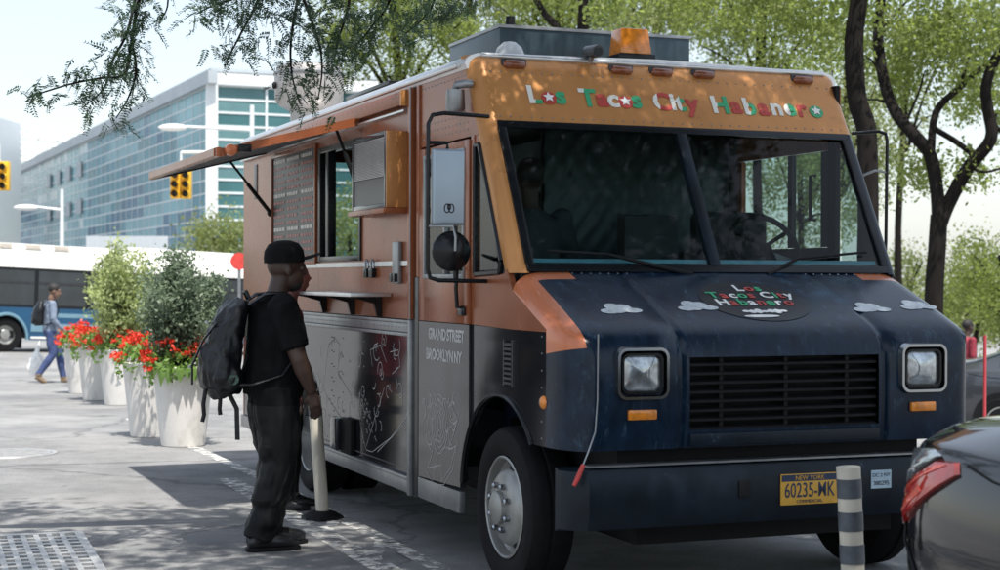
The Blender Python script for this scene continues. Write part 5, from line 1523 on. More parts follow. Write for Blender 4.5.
bm_ = zone(remesh(b, 'body', 0.0075, 3, mdisp), [M['skin'], M['shirt_black'], M['trouser_black']], mz)
link('body', bm_, man)
for sg in (-1, 1):
    e_ = MB(); e_.ball((0.074, sg * 0.034, 0.013), (0.012, 0.013, 0.009), 8, 6); e_.xf(Hm); e_.build('eye', M['eye'], man, smooth=60)
# beard shading as short hair shell
bd = MB(); bd.ball((0.044, 0, -0.078), (0.050, 0.048, 0.040), 14, 10); bd.xf(Hm); bd.build('beard', M['hair'], man, smooth=60)
cp = MB()
cp.lathe([(0.108, 0.0), (0.109, 0.03), (0.103, 0.065), (0.080, 0.100), (0.040, 0.116), (0.0, 0.119)], 24, 2, (0, 0, 0))
cp.xf(Matrix.Scale(0.86, 4, (0, 1, 0)))
cp.xf(Hm @ Matrix.Translation((-0.012, 0, 0.038)) @ Matrix.Rotation(R(-6), 4, 'Y') @ Matrix.Scale(1.03, 4))
capo = cp.build('cap', M['cap'], man, smooth=60)
bt = MB(); n_ = 12
for j in range(2):
    for i in range(n_ + 1):
        a = R(-62 + 124 * i / n_)
        r0 = 0.100
        bt.v.append((r0 * math.cos(a), r0 * 0.86 * math.sin(a), 0.002 - j * 0.006))
        L_ = 0.098 * math.cos(a * 1.15) ** 0.6 if math.cos(a * 1.15) > 0 else 0
        bt.v.append((r0 * math.cos(a) + L_, r0 * 0.86 * math.sin(a) * 0.98, 0.012 - 0.020 * (math.sin(a) ** 2) - j * 0.006))
m2 = 2 * (n_ + 1)
for i in range(n_):
    for j in range(2):
        k = j * m2 + 2 * i
        bt.f.append((k, k + 1, k + 3, k + 2)); bt.m.append(0)
    bt.f.append((2 * i + 1, m2 + 2 * i + 1, m2 + 2 * i + 3, 2 * i + 3)); bt.m.append(0)
bt.xf(Hm @ Matrix.Translation((-0.008, 0, 0.046)) @ Matrix.Rotation(R(-14), 4, 'Y') @ Matrix.Scale(1.05, 4))
bt.build('brim', M['cap'], capo, smooth=50)
def boot(parent, x, y, s=1.0, m=None, yaw=0.0):
    q = MB()
    q.tube([(x - 0.09, y, 0.045), (x - 0.05, y, 0.055), (x + 0.02, y, 0.056), (x + 0.10, y + yaw * 0.1, 0.050), (x + 0.165, y + yaw * 0.17, 0.042), (x + 0.20, y + yaw * 0.2, 0.035)], [0.036, 0.046, 0.047, 0.052, 0.048, 0.028], 12, ry=[0.042, 0.052, 0.055, 0.048, 0.040, 0.028], up=(0, 1, 0))
    q.tube([(x - 0.02, y, 0.06), (x - 0.025, y, 0.12), (x - 0.025, y, 0.21)], [0.056, 0.056, 0.062], 14)
    me = remesh(q, 'boot', 0.007, 4); me.materials.append(m or M['boot'])
    bo = link('boot', me, parent)
    so_ = MB(); A_ = [(x - 0.098, -0.030), (x - 0.06, -0.048), (x + 0.02, -0.046), (x + 0.10, -0.055), (x + 0.17, -0.046), (x + 0.215, -0.020), (x + 0.215, 0.020), (x + 0.17, 0.046), (x + 0.10, 0.055), (x + 0.02, 0.046), (x - 0.06, 0.048), (x - 0.098, 0.030)]
    so_.prism([(a, c + y + yaw * max(0, a - x)) for a, c in A_], 0.0, 0.022, 2)
    so_.build('sole', M['black'], bo, bevel=0.003)
    return bo
boot(man, -0.035, -0.098); boot(man, 0.055, 0.098)

# his backpack
bpk = thing('backpack', 'large black nylon backpack worn by the customer in black', 'backpack', (mx, my, 0), 0.36)
q = MB()
q.tube([(-0.235, 0, 0.885), (-0.25, 0, 0.95), (-0.255, 0, 1.08), (-0.235, 0, 1.22), (-0.19, 0, 1.34), (-0.13, 0, 1.425)], [0.15, 0.178, 0.182, 0.172, 0.15, 0.09], 18, ry=[0.085, 0.110, 0.115, 0.105, 0.085, 0.05], up=(0, 1, 0))
q.tube([(-0.315, 0, 0.93), (-0.325, 0, 1.02), (-0.32, 0, 1.14), (-0.29, 0, 1.20)], [0.12, 0.14, 0.13, 0.09], 14, ry=[0.05, 0.068, 0.06, 0.03], up=(0, 1, 0))
q.tube([(-0.25, -0.16, 0.93), (-0.255, -0.175, 1.0), (-0.25, -0.16, 1.10)], [0.06, 0.075, 0.05], 12, ry=[0.035, 0.045, 0.03])
q.tube([(-0.25, 0.16, 0.93), (-0.255, 0.175, 1.0), (-0.25, 0.16, 1.10)], [0.06, 0.075, 0.05], 12, ry=[0.035, 0.045, 0.03])
pm_ = remesh(q, 'pack_body', 0.010, 4, folds(0.022, 11)); pm_.materials.append(M['nylon'])
link('pack_body', pm_, bpk)
for sg in (-1, 1):
    MB().tube([(-0.12, sg * 0.09, 1.40), (-0.03, sg * 0.115, 1.458), (0.05, sg * 0.125, 1.463), (0.135, sg * 0.135, 1.41), (0.175, sg * 0.14, 1.30), (0.155, sg * 0.16, 1.14), (0.05, sg * 0.195, 1.00), (-0.12, sg * 0.19, 0.95), (-0.20, sg * 0.17, 0.95)], [0.034, 0.036, 0.036, 0.036, 0.034, 0.026, 0.018, 0.016, 0.016], 8, ry=0.010, up=(0, 1, 0)).build('shoulder_strap', M['nylon'], bpk, smooth=60)
MB().tube([(-0.10, -0.03, 1.43), (-0.12, -0.03, 1.475), (-0.12, 0.03, 1.475), (-0.10, 0.03, 1.43)], 0.010, 8).build('carry_loop', M['nylon'], bpk, smooth=60)
for (pts, w) in [([(-0.355, -0.06, 0.93), (-0.37, -0.065, 0.84), (-0.365, -0.06, 0.78), (-0.375, -0.06, 0.74)], 0.012), ([(-0.28, -0.10, 0.88), (-0.285, -0.10, 0.81), (-0.28, -0.1, 0.78)], 0.012), ([(-0.20, 0.10, 0.90), (-0.155, 0.06, 0.80), (-0.15, 0.06, 0.62)], 0.016)]:
    MB().tube(pts, w, 6, ry=0.004).build('loose_strap', M['nylon'], bpk, smooth=60)
for k, z in enumerate((1.30, 1.05)):
    MB().box(-0.42 + 0.10 * k * 0 + (0.075 if k == 0 else -0.02), -0.41 + (0.075 if k == 0 else -0.02), -0.035, 0.03, z - 0.008, z + 0.008).build('pull_tab', M['steel'], bpk)
MB().lathe([(0.032, 0), (0.028, 0.007), (0, 0.009)], 16, 1, (-0.23, -0.215, 0.985)).build('mesh_patch', mat('olive_patch', (0.06, 0.10, 0.08), 0.6, 0, 0.4, 50), bpk, smooth=40)
MB().tube([(-0.30, -0.10, 1.30), (-0.37, -0.06, 1.20), (-0.43, -0.05, 1.06), (-0.43, -0.05, 0.95)], 0.007, 6).build('zip', M['gloss_black'], bpk, smooth=60)

# ---- generic walking / standing person
def person(label, loc, rz, s, mats, pose, voxel=0.014, sleeves=True, hair_cap=True):
    """mats: skin, top, bottom, shoes; pose: dict of joints in metres for a 1.75 m adult"""
    t = thing('person', label, 'person', loc, rz)
    t.scale = (s, s, s)
    b = MB()
    Hd = head(b, pose.get('head', (0.05, 0, 1.63)), pose.get('face', (1, 0, -0.05)), 1.03)
    b.tube([(0.0, 0, 1.38), (0.02, 0, 1.48), (0.04, 0, 1.58)], [0.07, 0.056, 0.055], 12)
    b.tube([(0.0, 0, 0.88), (0.0, 0, 0.97), (0.0, 0, 1.10), (0.0, 0, 1.25), (0.0, 0, 1.37), (0.0, 0, 1.45)], [0.165, 0.165, 0.16, 0.185, 0.19, 0.08], 18, ry=[0.12, 0.125, 0.12, 0.12, 0.11, 0.06], up=(0, 1, 0))
    for sg, k in ((-1, 'r'), (1, 'l')):
        sh = Vector((0.0, sg * 0.19, 1.40)); el = Vector(pose['el_' + k]); wr = Vector(pose['wr_' + k])
        b.ball(sh, 0.07); b.tube([sh, sh.lerp(el, 0.5), el], [0.068, 0.060, 0.052], 12); b.tube([el, el.lerp(wr, 0.5), wr], [0.052, 0.045, 0.034], 12)
        hand(b, wr, (wr - el), Vector((0.2, -sg, 0)), sg, 0.6)
        hp = Vector((0.0, sg * 0.085, 0.92)); kn = Vector(pose['kn_' + k]); an = Vector(pose['an_' + k])
        b.tube([hp, hp.lerp(kn, 0.5), kn, kn.lerp(an, 0.4), an], [0.105, 0.095, 0.072, 0.070, 0.056], 14)
        fd = Vector(pose.get('fd_' + k, (1, 0, 0)))
        b.tube([an + fd * -0.05 + Vector((0, 0, -0.045)), an + fd * 0.03 + Vector((0, 0, -0.03)), an + fd * 0.13 + Vector((0, 0, -0.05)), an + fd * 0.19 + Vector((0, 0, -0.055))], [0.042, 0.05, 0.042, 0.028], 10)
    def zf(c):
        if c.z > 1.46: return 0
        for k in 'rl':
            wr = Vector(pose['wr_' + k]); el = Vector(pose['el_' + k])
            dd = (wr - el).normalized()
            if (Vector(c) - wr).dot(dd) > -0.01 and (Vector(c) - wr).length < 0.2: return 0
            an = Vector(pose['an_' + k])
            if (Vector(c) - an).length < 0.26 and c.z < an.z + 0.03: return 3
        return 1 if c.z > 0.93 else 2
    fo_ = folds(0.010, 8)
    me = zone(remesh(b, 'body', voxel, 3, lambda p: fo_(p) if p.z < 1.45 else 0), list(mats), zf)
    link('body', me, t)
    if hair_cap:
        hc = MB(); hc.ball((-0.022, 0, 0.045), (0.102, 0.084, 0.092), 16, 10); hc.xf(Hd); hc.build('hair', M['hair'], t, smooth=60)
    return t, Hd
M['hoodie'] = mat('pale_blue_hoodie', (0.17, 0.21, 0.28), 0.85, 0, 0.12, 8, 0.5, 12)
M['jeans'] = mat('blue_jeans', (0.035, 0.055, 0.14), 0.8, 0, 0.25, 8, 0.5, 12)
M['tan'] = mat('tan_shoes', (0.20, 0.14, 0.09), 0.7)
M['redtop'] = mat('pink_red_top', (0.22, 0.018, 0.035), 0.8, 0, 0.15, 8)
pp = at(50, 383, 27.87); pz = gz(pp.x, pp.y)
ped, Hd = person('pedestrian in pale hoodie and blue jeans walking past the bus', (pp.x, pp.y, pz), R(28), 0.97, [M['skin2'], M['hoodie'], M['jeans'], M['tan']],
    dict(head=(0.07, -0.02, 1.625), face=(1, -0.25, -0.25), el_r=(0.0, -0.25, 1.12), wr_r=(0.16, -0.22, 0.96), el_l=(0.02, 0.25, 1.12), wr_l=(0.17, 0.2, 0.98), kn_r=(0.02, -0.10, 0.50), an_r=(-0.24, -0.10, 0.14), fd_r=(0.85, 0, -0.45), kn_l=(0.18, 0.09, 0.50), an_l=(0.26, 0.09, 0.075)))
pb = thing('backpack', 'dark grey backpack worn by the pedestrian in the pale hoodie', 'backpack', (pp.x, pp.y, pz), R(28))
q = MB(); q.tube([(-0.19, 0, 0.99), (-0.20, 0, 1.1), (-0.20, 0, 1.25), (-0.16, 0, 1.40)], [0.12, 0.145, 0.145, 0.10], 14, ry=[0.07, 0.095, 0.09, 0.05], up=(0, 1, 0)); q.tube([(-0.27, 0, 1.02), (-0.28, 0, 1.1), (-0.27, 0, 1.2)], [0.09, 0.105, 0.08], 12, ry=0.04, up=(0, 1, 0))
me = remesh(q, 'pack_body', 0.015, 3, folds(0.012, 12)); me.materials.append(M['nylon']); link('pack_body', me, pb)
for sg in (-1, 1):
    MB().tube([(-0.12, sg * 0.08, 1.38), (-0.02, sg * 0.10, 1.452), (0.08, sg * 0.11, 1.40), (0.125, sg * 0.11, 1.25), (0.03, sg * 0.17, 1.05), (-0.14, sg * 0.13, 1.0)], 0.026, 6, ry=0.010, up=(0, 1, 0)).build('shoulder_strap', M['nylon'], pb, smooth=60)
bagp = at(36, 372, 28.2)
bg = thing('plastic_bag', 'thin white plastic bag hanging by the walking pedestrian in jeans', 'bag', (bagp.x, bagp.y, gz(bagp.x, bagp.y)))
q = MB(); q.tube([(0, 0, 0.12), (0, 0, 0.2), (0.01, 0, 0.38), (0.02, 0, 0.52), (0.06, 0, 0.72)], [0.10, 0.15, 0.13, 0.05, 0.015], 12, ry=[0.05, 0.08, 0.07, 0.03, 0.01], up=(1, 0, 0))
me = remesh(q, 'bag_body', 0.012, 3, folds(0.02, 14)); me.materials.append(M['white']); link('bag_body', me, bg)

# second customer, beyond the man, in a red top
c2 = at(287, 300, 10.9)
std = dict(el_r=(-0.02, -0.24, 1.12), wr_r=(0.04, -0.23, 0.88), el_l=(-0.02, 0.24, 1.12), wr_l=(0.04, 0.23, 0.88), kn_r=(0.02, -0.1, 0.5), an_r=(-0.02, -0.1, 0.075), kn_l=(0.04, 0.1, 0.5), an_l=(0.03, 0.1, 0.075))
M['skin3'] = mat('red_brown_skin', (0.16, 0.055, 0.045), 0.5, 0, 0.12, 12)
person('customer in a red top, mostly hidden behind the customer in black', (c2.x, c2.y, gz(c2.x, c2.y)), R(8), 0.96, [M['skin3'], M['redtop'], M['trouser_black'], M['boot']], std)
# vendor inside the cab
v1 = world_of(0.62, 1.25, 0.54)
person('vendor in dark clothes standing inside the truck behind the windscreen', v1, TH + R(80), 0.97, [M['skin'], mat('charcoal_top', (0.030, 0.035, 0.040), 0.85), M['jeans'], M['boot']],
       dict(el_r=(0.06, -0.27, 1.13), wr_r=(0.24, -0.2, 1.08), el_l=(0.06, 0.27, 1.13), wr_l=(0.24, 0.2, 1.08), kn_r=(0.02, -0.1, 0.5), an_r=(-0.02, -0.1, 0.075), kn_l=(0.02, 0.1, 0.5), an_l=(0.0, 0.1, 0.075)))

# ------------------------------------------------------------------ cars
M['cargrey'] = mat('dark_grey_metallic', (0.020, 0.019, 0.021), 0.10, 0.4, 0.12, 3.0, coat=0.8)
M['carsilver'] = mat('mid_grey_metallic', (0.06, 0.065, 0.075), 0.2, 0.5, 0.1, 3.0, coat=0.7)
M['redbright'] = mat('bright_red_reflector', (0.75, 0.10, 0.06), 0.12, 0.2, 0.3, 60.0, coat=0.6)
M['carglass'] = mat('car_glass', (0.02, 0.026, 0.03), 0.05, 0, 0.2, 2, spec=0.7)
ST = [  # x, half width sill, half width shoulder, z bottom, z shoulder, half width roof, z top
    (0.00, 0.58, 0.60, 0.42, 0.90, 0.50, 0.99), (0.05, 0.72, 0.73, 0.34, 0.95, 0.58, 1.045), (0.14, 0.81, 0.80, 0.28, 0.965, 0.62, 1.06), (0.30, 0.855, 0.845, 0.24, 0.965, 0.64, 1.07), (0.55, 0.88, 0.87, 0.22, 0.96, 0.64, 1.10),
    (0.85, 0.89, 0.885, 0.21, 0.955, 0.60, 1.22), (1.25, 0.895, 0.89, 0.20, 0.95, 0.57, 1.37), (1.75, 0.90, 0.895, 0.20, 0.94, 0.57, 1.44), (2.30, 0.90, 0.895, 0.20, 0.93, 0.57, 1.44), (2.75, 0.90, 0.89, 0.20, 0.92, 0.57, 1.36), (3.25, 0.895, 0.88, 0.20, 0.91, 0.60, 1.12), (3.50, 0.89, 0.87, 0.20, 0.90, 0.62, 1.00),
    (4.00, 0.87, 0.84, 0.22, 0.84, 0.60, 0.92), (4.30, 0.80, 0.76, 0.26, 0.74, 0.52, 0.80), (4.46, 0.62, 0.58, 0.34, 0.62, 0.40, 0.66)]
def car_section(s):
    x, ws, wb, zb, zs, wr, zt = s
    return [(0, zb), (ws * 0.86, zb), (ws * 0.985, zb + 0.10), (ws * 1.01, zb + 0.28 * (zs - zb) / 0.7), (ws * 1.015, zb + 0.62 * (zs - zb)), (wb * 0.995, zs - 0.10), (wb * 0.955, zs), (wb * 0.925, zs + 0.012), (wr * 1.05, zt - 0.05), (wr * 0.9, zt - 0.012), (0, zt)]
def car_surf(x, z):
    """half width of the body side at station x and height z"""
    for a, b_ in zip(ST, ST[1:]):
        if a[0] <= x <= b_[0]:
            t = (x - a[0]) / (b_[0] - a[0]); s = tuple(p * (1 - t) + q_ * t for p, q_ in zip(a, b_)); break
    sec = car_section(s)
    for p, q_ in zip(sec[1:], sec[2:]):
        if p[1] <= z <= q_[1] and q_[1] > p[1]:
            t = (z - p[1]) / (q_[1] - p[1]); return p[0] * (1 - t) + q_[0] * t
    return sec[-2][0]
def make_car(label, loc, rz, paint, group=None, detail=True):
    t = thing('parked_car', label, 'car', loc, rz, group)
    mb = MB(); n = 11
    for s in ST:
        sec = car_section(s)
        mb.v += [(s[0], -y, z) for y, z in sec] + [(s[0], y, z) for y, z in sec[-2:0:-1]]
    m = 2 * n - 2
    for i in range(len(ST) - 1):
        for k in range(m):
            kk = min(k, m - 1 - k)
            x = (ST[i][0] + ST[i + 1][0]) / 2
            gl = (kk == 7 and 1.0 < x < 3.3) or (kk >= 8 and ((0.5 < x < 1.25) or (2.6 < x < 3.4))) or (kk == 7 and 0.7 < x <= 1.0)
            mb.f.append((i * m + k, i * m + (k + 1) % m, (i + 1) * m + (k + 1) % m, (i + 1) * m + k)); mb.m.append(1 if gl else 0)
    mb.f.append(tuple(range(m))); mb.m.append(0)
    mb.f.append(tuple((len(ST) - 1) * m + k for k in range(m))[::-1]); mb.m.append(0)
    me = mb.mesh('body', [paint, M['carglass']])
    o = bpy.data.objects.new('tmp', me); COL.objects.link(o)
    sub = o.modifiers.new('s', 'SUBSURF'); sub.levels = 2; sub.render_levels = 2
    dg = bpy.context.evaluated_depsgraph_get(); me2 = bpy.data.meshes.new_from_object(o.evaluated_get(dg)); bpy.data.objects.remove(o, do_unlink=True)
    me2.shade_smooth(); body = link('body', me2, t)
    for x in (0.92, 3.55):
        for sg in (-1, 1):
            w = link('wheel', MB().lathe([(0.20, 0.03), (0.22, 0.0), (0.29, -0.005), (0.315, 0.03), (0.315, 0.17), (0.28, 0.20), (0.2, 0.2)], 32, 1).mesh('wheel', M['tyre'], smooth=35), t, (x, sg * 0.925, 0.315))
            if sg > 0: w.rotation_euler = (0, 0, math.pi)
            MB().lathe([(0.205, 0.02), (0.20, 0.005), (0.06, 0.02), (0.0, 0.012)], 24, 1).build('rim', M['rim'], w, smooth=40)
            MB().lathe([(0.37, 0.0), (0.365, -0.003), (0.32, -0.003), (0.0, -0.003)], 32, 1, (x, sg * 0.915, 0.33)).build('wheel_arch', M['black'], t)
    def patch(name, poly, m, off=0.010, sg=-1, parent=t):
        """polygon (x, z) laid on the body side, thickened outward"""
        xs_ = [p[0] for p in poly]; zs_ = [p[1] for p in poly]
        cx_, cz_ = sum(xs_) / len(poly), sum(zs_) / len(poly)
        rings = [1.0, 0.92, 0.6, 0.3]; q = MB(); nn = len(poly)
        for ri, rr_ in enumerate(rings):
            for (a, c) in poly:
                xx, zz = cx_ + (a - cx_) * rr_, cz_ + (c - cz_) * rr_
                q.v.append((xx, sg * (car_surf(xx, zz) + (off if ri else -0.02)), zz))
        q.v.append((cx_, sg * (car_surf(cx_, cz_) + off), cz_))
        for ri in range(3):
            for i in range(nn):
                q.f.append((ri * nn + i, ri * nn + (i + 1) % nn, (ri + 1) * nn + (i + 1) % nn, (ri + 1) * nn + i)); q.m.append(0)
        for i in range(nn): q.f.append((3 * nn + i, 3 * nn + (i + 1) % nn, 4 * nn)); q.m.append(0)
        return q.build(name, m, parent, smooth=40)
    for sg in (-1, 1):
        tl = patch('tail_light', [(0.03, 0.79), (0.05, 0.73), (0.09, 0.695), (0.16, 0.735), (0.26, 0.80), (0.36, 0.855), (0.46, 0.905), (0.44, 0.94), (0.33, 0.935), (0.20, 0.875), (0.10, 0.82)], M['redlens'], 0.012, sg)
        patch('clear_lens', [(0.035, 0.80), (0.10, 0.830), (0.20, 0.884), (0.33, 0.945), (0.26, 0.96), (0.12, 0.95), (0.05, 0.91)], M['clearlens'], 0.012, sg, tl)
        patch('lamp_reflector', [(0.08, 0.755), (0.11, 0.735), (0.19, 0.785), (0.28, 0.835), (0.25, 0.85), (0.15, 0.80)], M['amber'] if False else M['redbright'], 0.0145, sg, tl)
        patch('lamp_strip', [(0.10, 0.812), (0.20, 0.866), (0.34, 0.922), (0.40, 0.928), (0.33, 0.905), (0.20, 0.850), (0.11, 0.800)], M['redbright'], 0.0145, sg, tl)
        MB().tube([(x_, sg * (car_surf(x_, z_) - 0.001), z_) for x_, z_ in [(0.48, 0.93), (0.62, 0.90), (0.80, 0.88), (1.0, 0.87), (1.6, 0.85), (2.4, 0.83), (3.2, 0.81)]], 0.004, 5).build('body_crease', M['black'], body)
        MB().tube([(x_, sg * (car_surf(x_, z_) - 0.001), z_) for x_, z_ in [(0.10, 0.72), (0.16, 0.66), (0.24, 0.58), (0.34, 0.52), (0.46, 0.50)]], 0.006, 5).build('bumper_seam', M['black'], body)
        MB().tube([(x_, sg * (car_surf(x_, z_) - 0.001), z_) for x_, z_ in [(0.99, 0.92), (1.05, 0.80), (1.30, 0.60), (1.34, 0.36)]], 0.005, 5).build('door_seam', M['black'], body)
        MB().box(1.45, 1.62, sg * 0.905 - 0.012, sg * 0.905 + 0.012, 0.80, 0.825).build('door_handle', paint, body, bevel=0.006)
        patch('headlight', [(4.05, 0.72), (4.25, 0.68), (4.36, 0.66), (4.30, 0.60), (4.10, 0.64)], M['clearlens'], 0.01, sg)
    MB().box(-0.02, 0.03, -0.26, 0.26, 0.62, 0.74).build('number_plate', M['plate'], t, bevel=0.005)
    t.scale = (1.05, 1.05, 1.05)
    return t
cl = world_of(1.10, -2.78, 0.0)
make_car('dark grey sedan parked ahead of the truck, showing its red tail light', cl, TH - math.pi / 2, M['cargrey'])
c2_ = at(940, 438, 23.2)
make_car('mid grey car parked beyond the front corner of the truck', (c2_.x, c2_.y, gz(c2_.x + 1, c2_.y)), R(-24), M['carsilver'])
h3 = at(966, 330, 29.0)
person('passer-by in a red top behind the mid grey car', (h3.x, h3.y, gz(h3.x, h3.y)), R(20), 1.0, [M['skin'], M['redtop'], M['jeans'], M['boot']], std)

# ------------------------------------------------------------------ trees
def limb_pts(pts, d, jit=0.0, seed=0):
    r2 = random.Random(seed); out = []
    for i, q in enumerate(pts):
        dd = d + (r2.uniform(-jit, jit) if 0 < i else 0)
        out.append(at(q[0], q[1], dd))
    return out
def smooth_path(pts, n=4):
    """Catmull-Rom through the points"""
    P = [Vector(p) for p in pts]; out = []
    for i in range(len(P) - 1):
        p0, p1, p2, p3 = P[max(0, i - 1)], P[i], P[i + 1], P[min(len(P) - 1, i + 2)]
        for k in range(n):
            t = k / n
            out.append(0.5 * ((2 * p1) + (p2 - p0) * t + (2 * p0 - 5 * p1 + 4 * p2 - p3) * t * t + (3 * p1 - p0 - 3 * p2 + p3) * t ** 3))
    out.append(P[-1]); return out
def tree_root(label, base, group=None):
    return thing('tree', label, 'tree', base, 0, group)
def add_limb(t, name, pts, r0, r1, n=10, parent=None):
    o = Vector(t.location); P = smooth_path([Vector(p) - o for p in pts])
    rad = [r0 + (r1 - r0) * (i / (len(P) - 1)) for i in range(len(P))]
    rad = [r * (1 + 0.06 * mnoise.noise(p * 2.1)) for r, p in zip(rad, P)]
    return MB().tube(P, rad, n).build(name, M['bark'], parent or t, smooth=70)
def add_leaves(t, pos, size, m, seed, name='crown', bias=None, aspect=0.55):
    v, f = leaf_cloud(pos - np.array(t.location)[None, :], size, seed, bias=bias, aspect=aspect)
    return tag(link(name, np_mesh(name, v, f, m), t), kind='stuff')

# --- the two dark trunks beside the truck
b1 = at(868, 330, 20.0); b1.z = gz(b1.x, b1.y)
t1 = tree_root('tree with a thick straight dark trunk rising behind the right mirror', b1)
add_limb(t1, 'trunk', [b1, at(868, 250, 20), at(868, 180, 20), at(866, 128, 20), at(857, 98, 20), at(854, 40, 20), at(860, -10, 20), at(866, -120, 20.3)], 0.14, 0.105, 14)
add_limb(t1, 'limb', [at(866, -60, 20.2), at(840, -140, 19.5), at(800, -220, 19)], 0.07, 0.03)
add_limb(t1, 'limb', [at(866, -100, 20.2), at(900, -190, 20.5), at(960, -260, 21)], 0.07, 0.03)
b2 = at(933, 345, 25.0); b2.z = gz(b2.x, b2.y)
t2 = tree_root('tree whose dark trunk forks into curving limbs beyond the truck front', b2)
add_limb(t2, 'trunk', [b2, at(934, 300, 25), at(937, 250, 25), at(939, 215, 25)], 0.150, 0.135, 14)
add_limb(t2, 'limb', [at(939, 228, 25), at(937, 191, 25), at(930, 155, 25), at(915, 136, 25), at(896, 113, 25.2), at(884, 81, 25.4), at(878, 35, 25.6), at(881, 0, 25.8), at(890, -60, 26)], 0.115, 0.07, 12)
add_limb(t2, 'limb', [at(939, 228, 25), at(949, 203, 25), at(968, 168, 24.8), at(991, 139, 24.6), at(988, 110, 24.6), at(986, 87, 24.5), at(996, 58, 24.4), at(1020, 30, 24.2)], 0.115, 0.07, 12)
add_limb(t2, 'limb', [at(931, 152, 25), at(936, 112, 25.3), at(959, 88, 25.6), at(991, 61, 26), at(1030, 40, 26.4)], 0.065, 0.04)
add_limb(t2, 'limb', [at(933, 128, 25.1), at(955, 141, 25.3), at(974, 155, 25.2)], 0.05, 0.045)
add_limb(t2, 'limb', [at(968, 166, 24.8), at(985, 172, 24.6), at(1010, 165, 24.4)], 0.03, 0.015)
for k, (a, c) in enumerate([((880, 30), (930, -20)), ((884, 81), (850, 50)), ((959, 88), (970, 40)), ((896, 113), (860, 100)), ((990, 120), (1020, 100)), ((905, 125), (925, 70)), ((878, 40), (905, 10))]):
    add_limb(t2, 'twig', [at(*a, 25.2), at((a[0] + c[0]) / 2 + 4, (a[1] + c[1]) / 2 - 6, 25.4), at(*c, 25.6)], 0.028, 0.010, 6)
def px_clump(px, py, d, rx, ry, rd, n_clump, per, spread, seed):
    """clumps through an ellipsoid that spans rx by ry photo pixels at distance d"""
    c = at(px, py, d); k = d / 1622.0
    return clumps(c, (rx * k, rd, ry * k), n_clump, per, spread, seed, 0.1)[0]
pos = np.concatenate([px_clump(px, py, d, rx, ry, 1.6, n, 80, 0.17, 40 + i) for i, (px, py, d, rx, ry, n) in enumerate([
    (905, 25, 26, 75, 45, 44), (970, 30, 25, 60, 40, 34), (985, 100, 26, 45, 26, 14), (900, 75, 26.5, 45, 22, 14), (960, 175, 26, 60, 16, 10), (930, -60, 26, 110, 60, 60), (905, 170, 27, 30, 18, 6)])])
add_leaves(t2, pos, 0.085, M['leaf_bg'], 51, bias=(0, 0, 0.15))
pos = np.concatenate([px_clump(px, py, d, rx, ry, 1.5, n, 80, 0.16, 60 + i) for i, (px, py, d, rx, ry, n) in enumerate([(800, 12, 21, 90, 26, 30), (700, -5, 20.5, 110, 30, 36), (870, -60, 20, 150, 60, 70), (820, 60, 22, 40, 16, 8)])])
add_leaves(t1, pos, 0.075, M['leaf_bg'], 71, bias=(0, 0, 0.15))

# --- park trees further back, each with its own trunk and crown
BG = [  # px, py centre of crown, distance, rx, ry px, clumps, per clump, pale?, trunk lean, label
    (395, 20, 36, 85, 75, 120, 70, 0, 'leafy park tree above the middle of the truck roof'),
    (470, -25, 44, 110, 75, 120, 70, 1, 'pale leafy park tree behind the roof air unit'),
    (560, -10, 40, 80, 60, 100, 70, 0, 'park tree with a dark bare trunk showing above the roof air unit'),
    (660, -12, 46, 100, 65, 110, 70, 1, 'pale park tree behind the amber beacon'),
    (760, 10, 42, 90, 90, 120, 70, 0, 'park tree behind the end of the header lettering'),
    (800, 170, 52, 70, 110, 110, 60, 1, 'park tree seen through the right windscreen pane'),
    (845, 130, 48, 50, 110, 90, 60, 1, 'pale tree between the straight trunk and the truck header'),
    (908, 75, 55, 45, 60, 45, 60, 1, 'thin pale tree in the gap beside the right mirror arm'),
    (1015, 70, 50, 75, 80, 80, 60, 0, 'broad park tree beyond the forked tree on its far side'),
    (985, 292, 44, 50, 36, 55, 60, 0, 'low bushy tree behind the forked trunk'),
    (908, 288, 58, 42, 36, 45, 60, 1, 'small pale bush behind the truck fender'),
    (1000, 285, 36, 60, 50, 80, 60, 0, 'dense shrub beyond the mid grey car'),
    (960, 318, 60, 70, 22, 50, 60, 1, 'low pale hedge at the far side of the park'),
]
for i, (px, py, d, rx, ry, nc, per, pale, lab) in enumerate(BG):
    c = at(px, py, d); bx0 = c.x + random.uniform(-0.4, 0.4); b0 = Vector((bx0, d + 0.3, gz(bx0, d)))
    t = tree_root(lab, b0, 'park trees behind the truck')
    top = at(px, py - ry * 0.6, d)
    tr = add_limb(t, 'trunk', [b0, b0.lerp(c, 0.5) + Vector((random.uniform(-0.3, 0.3), 0, 0)), c, top], 0.16 if ry > 50 else 0.08, 0.05)
    for k in range(6):
        a = random.uniform(0, 6.28); kpx = d / 1622
        e = c + Vector((math.cos(a) * rx * kpx * 0.8, random.uniform(-1, 1), math.sin(a) * ry * kpx * 0.8))
        s0 = b0.lerp(c, 0.75)
        add_limb(t, 'limb', [s0, s0.lerp(e, 0.5) + Vector((0, 0, 0.3)), e], 0.06, 0.015, 6)
    pos = px_clump(px, py, d, rx, ry, 1.8, int(nc * 0.9), per * 2, 0.0052 * d, 500 + i)
    pos = pos[pos[:, 2] > b0.z + 0.1]
    add_leaves(t, pos, 0.0023 * d, M['leaf_bg2'] if pale else M['leaf_bg'], 600 + i, bias=(0, 0, 0.15))
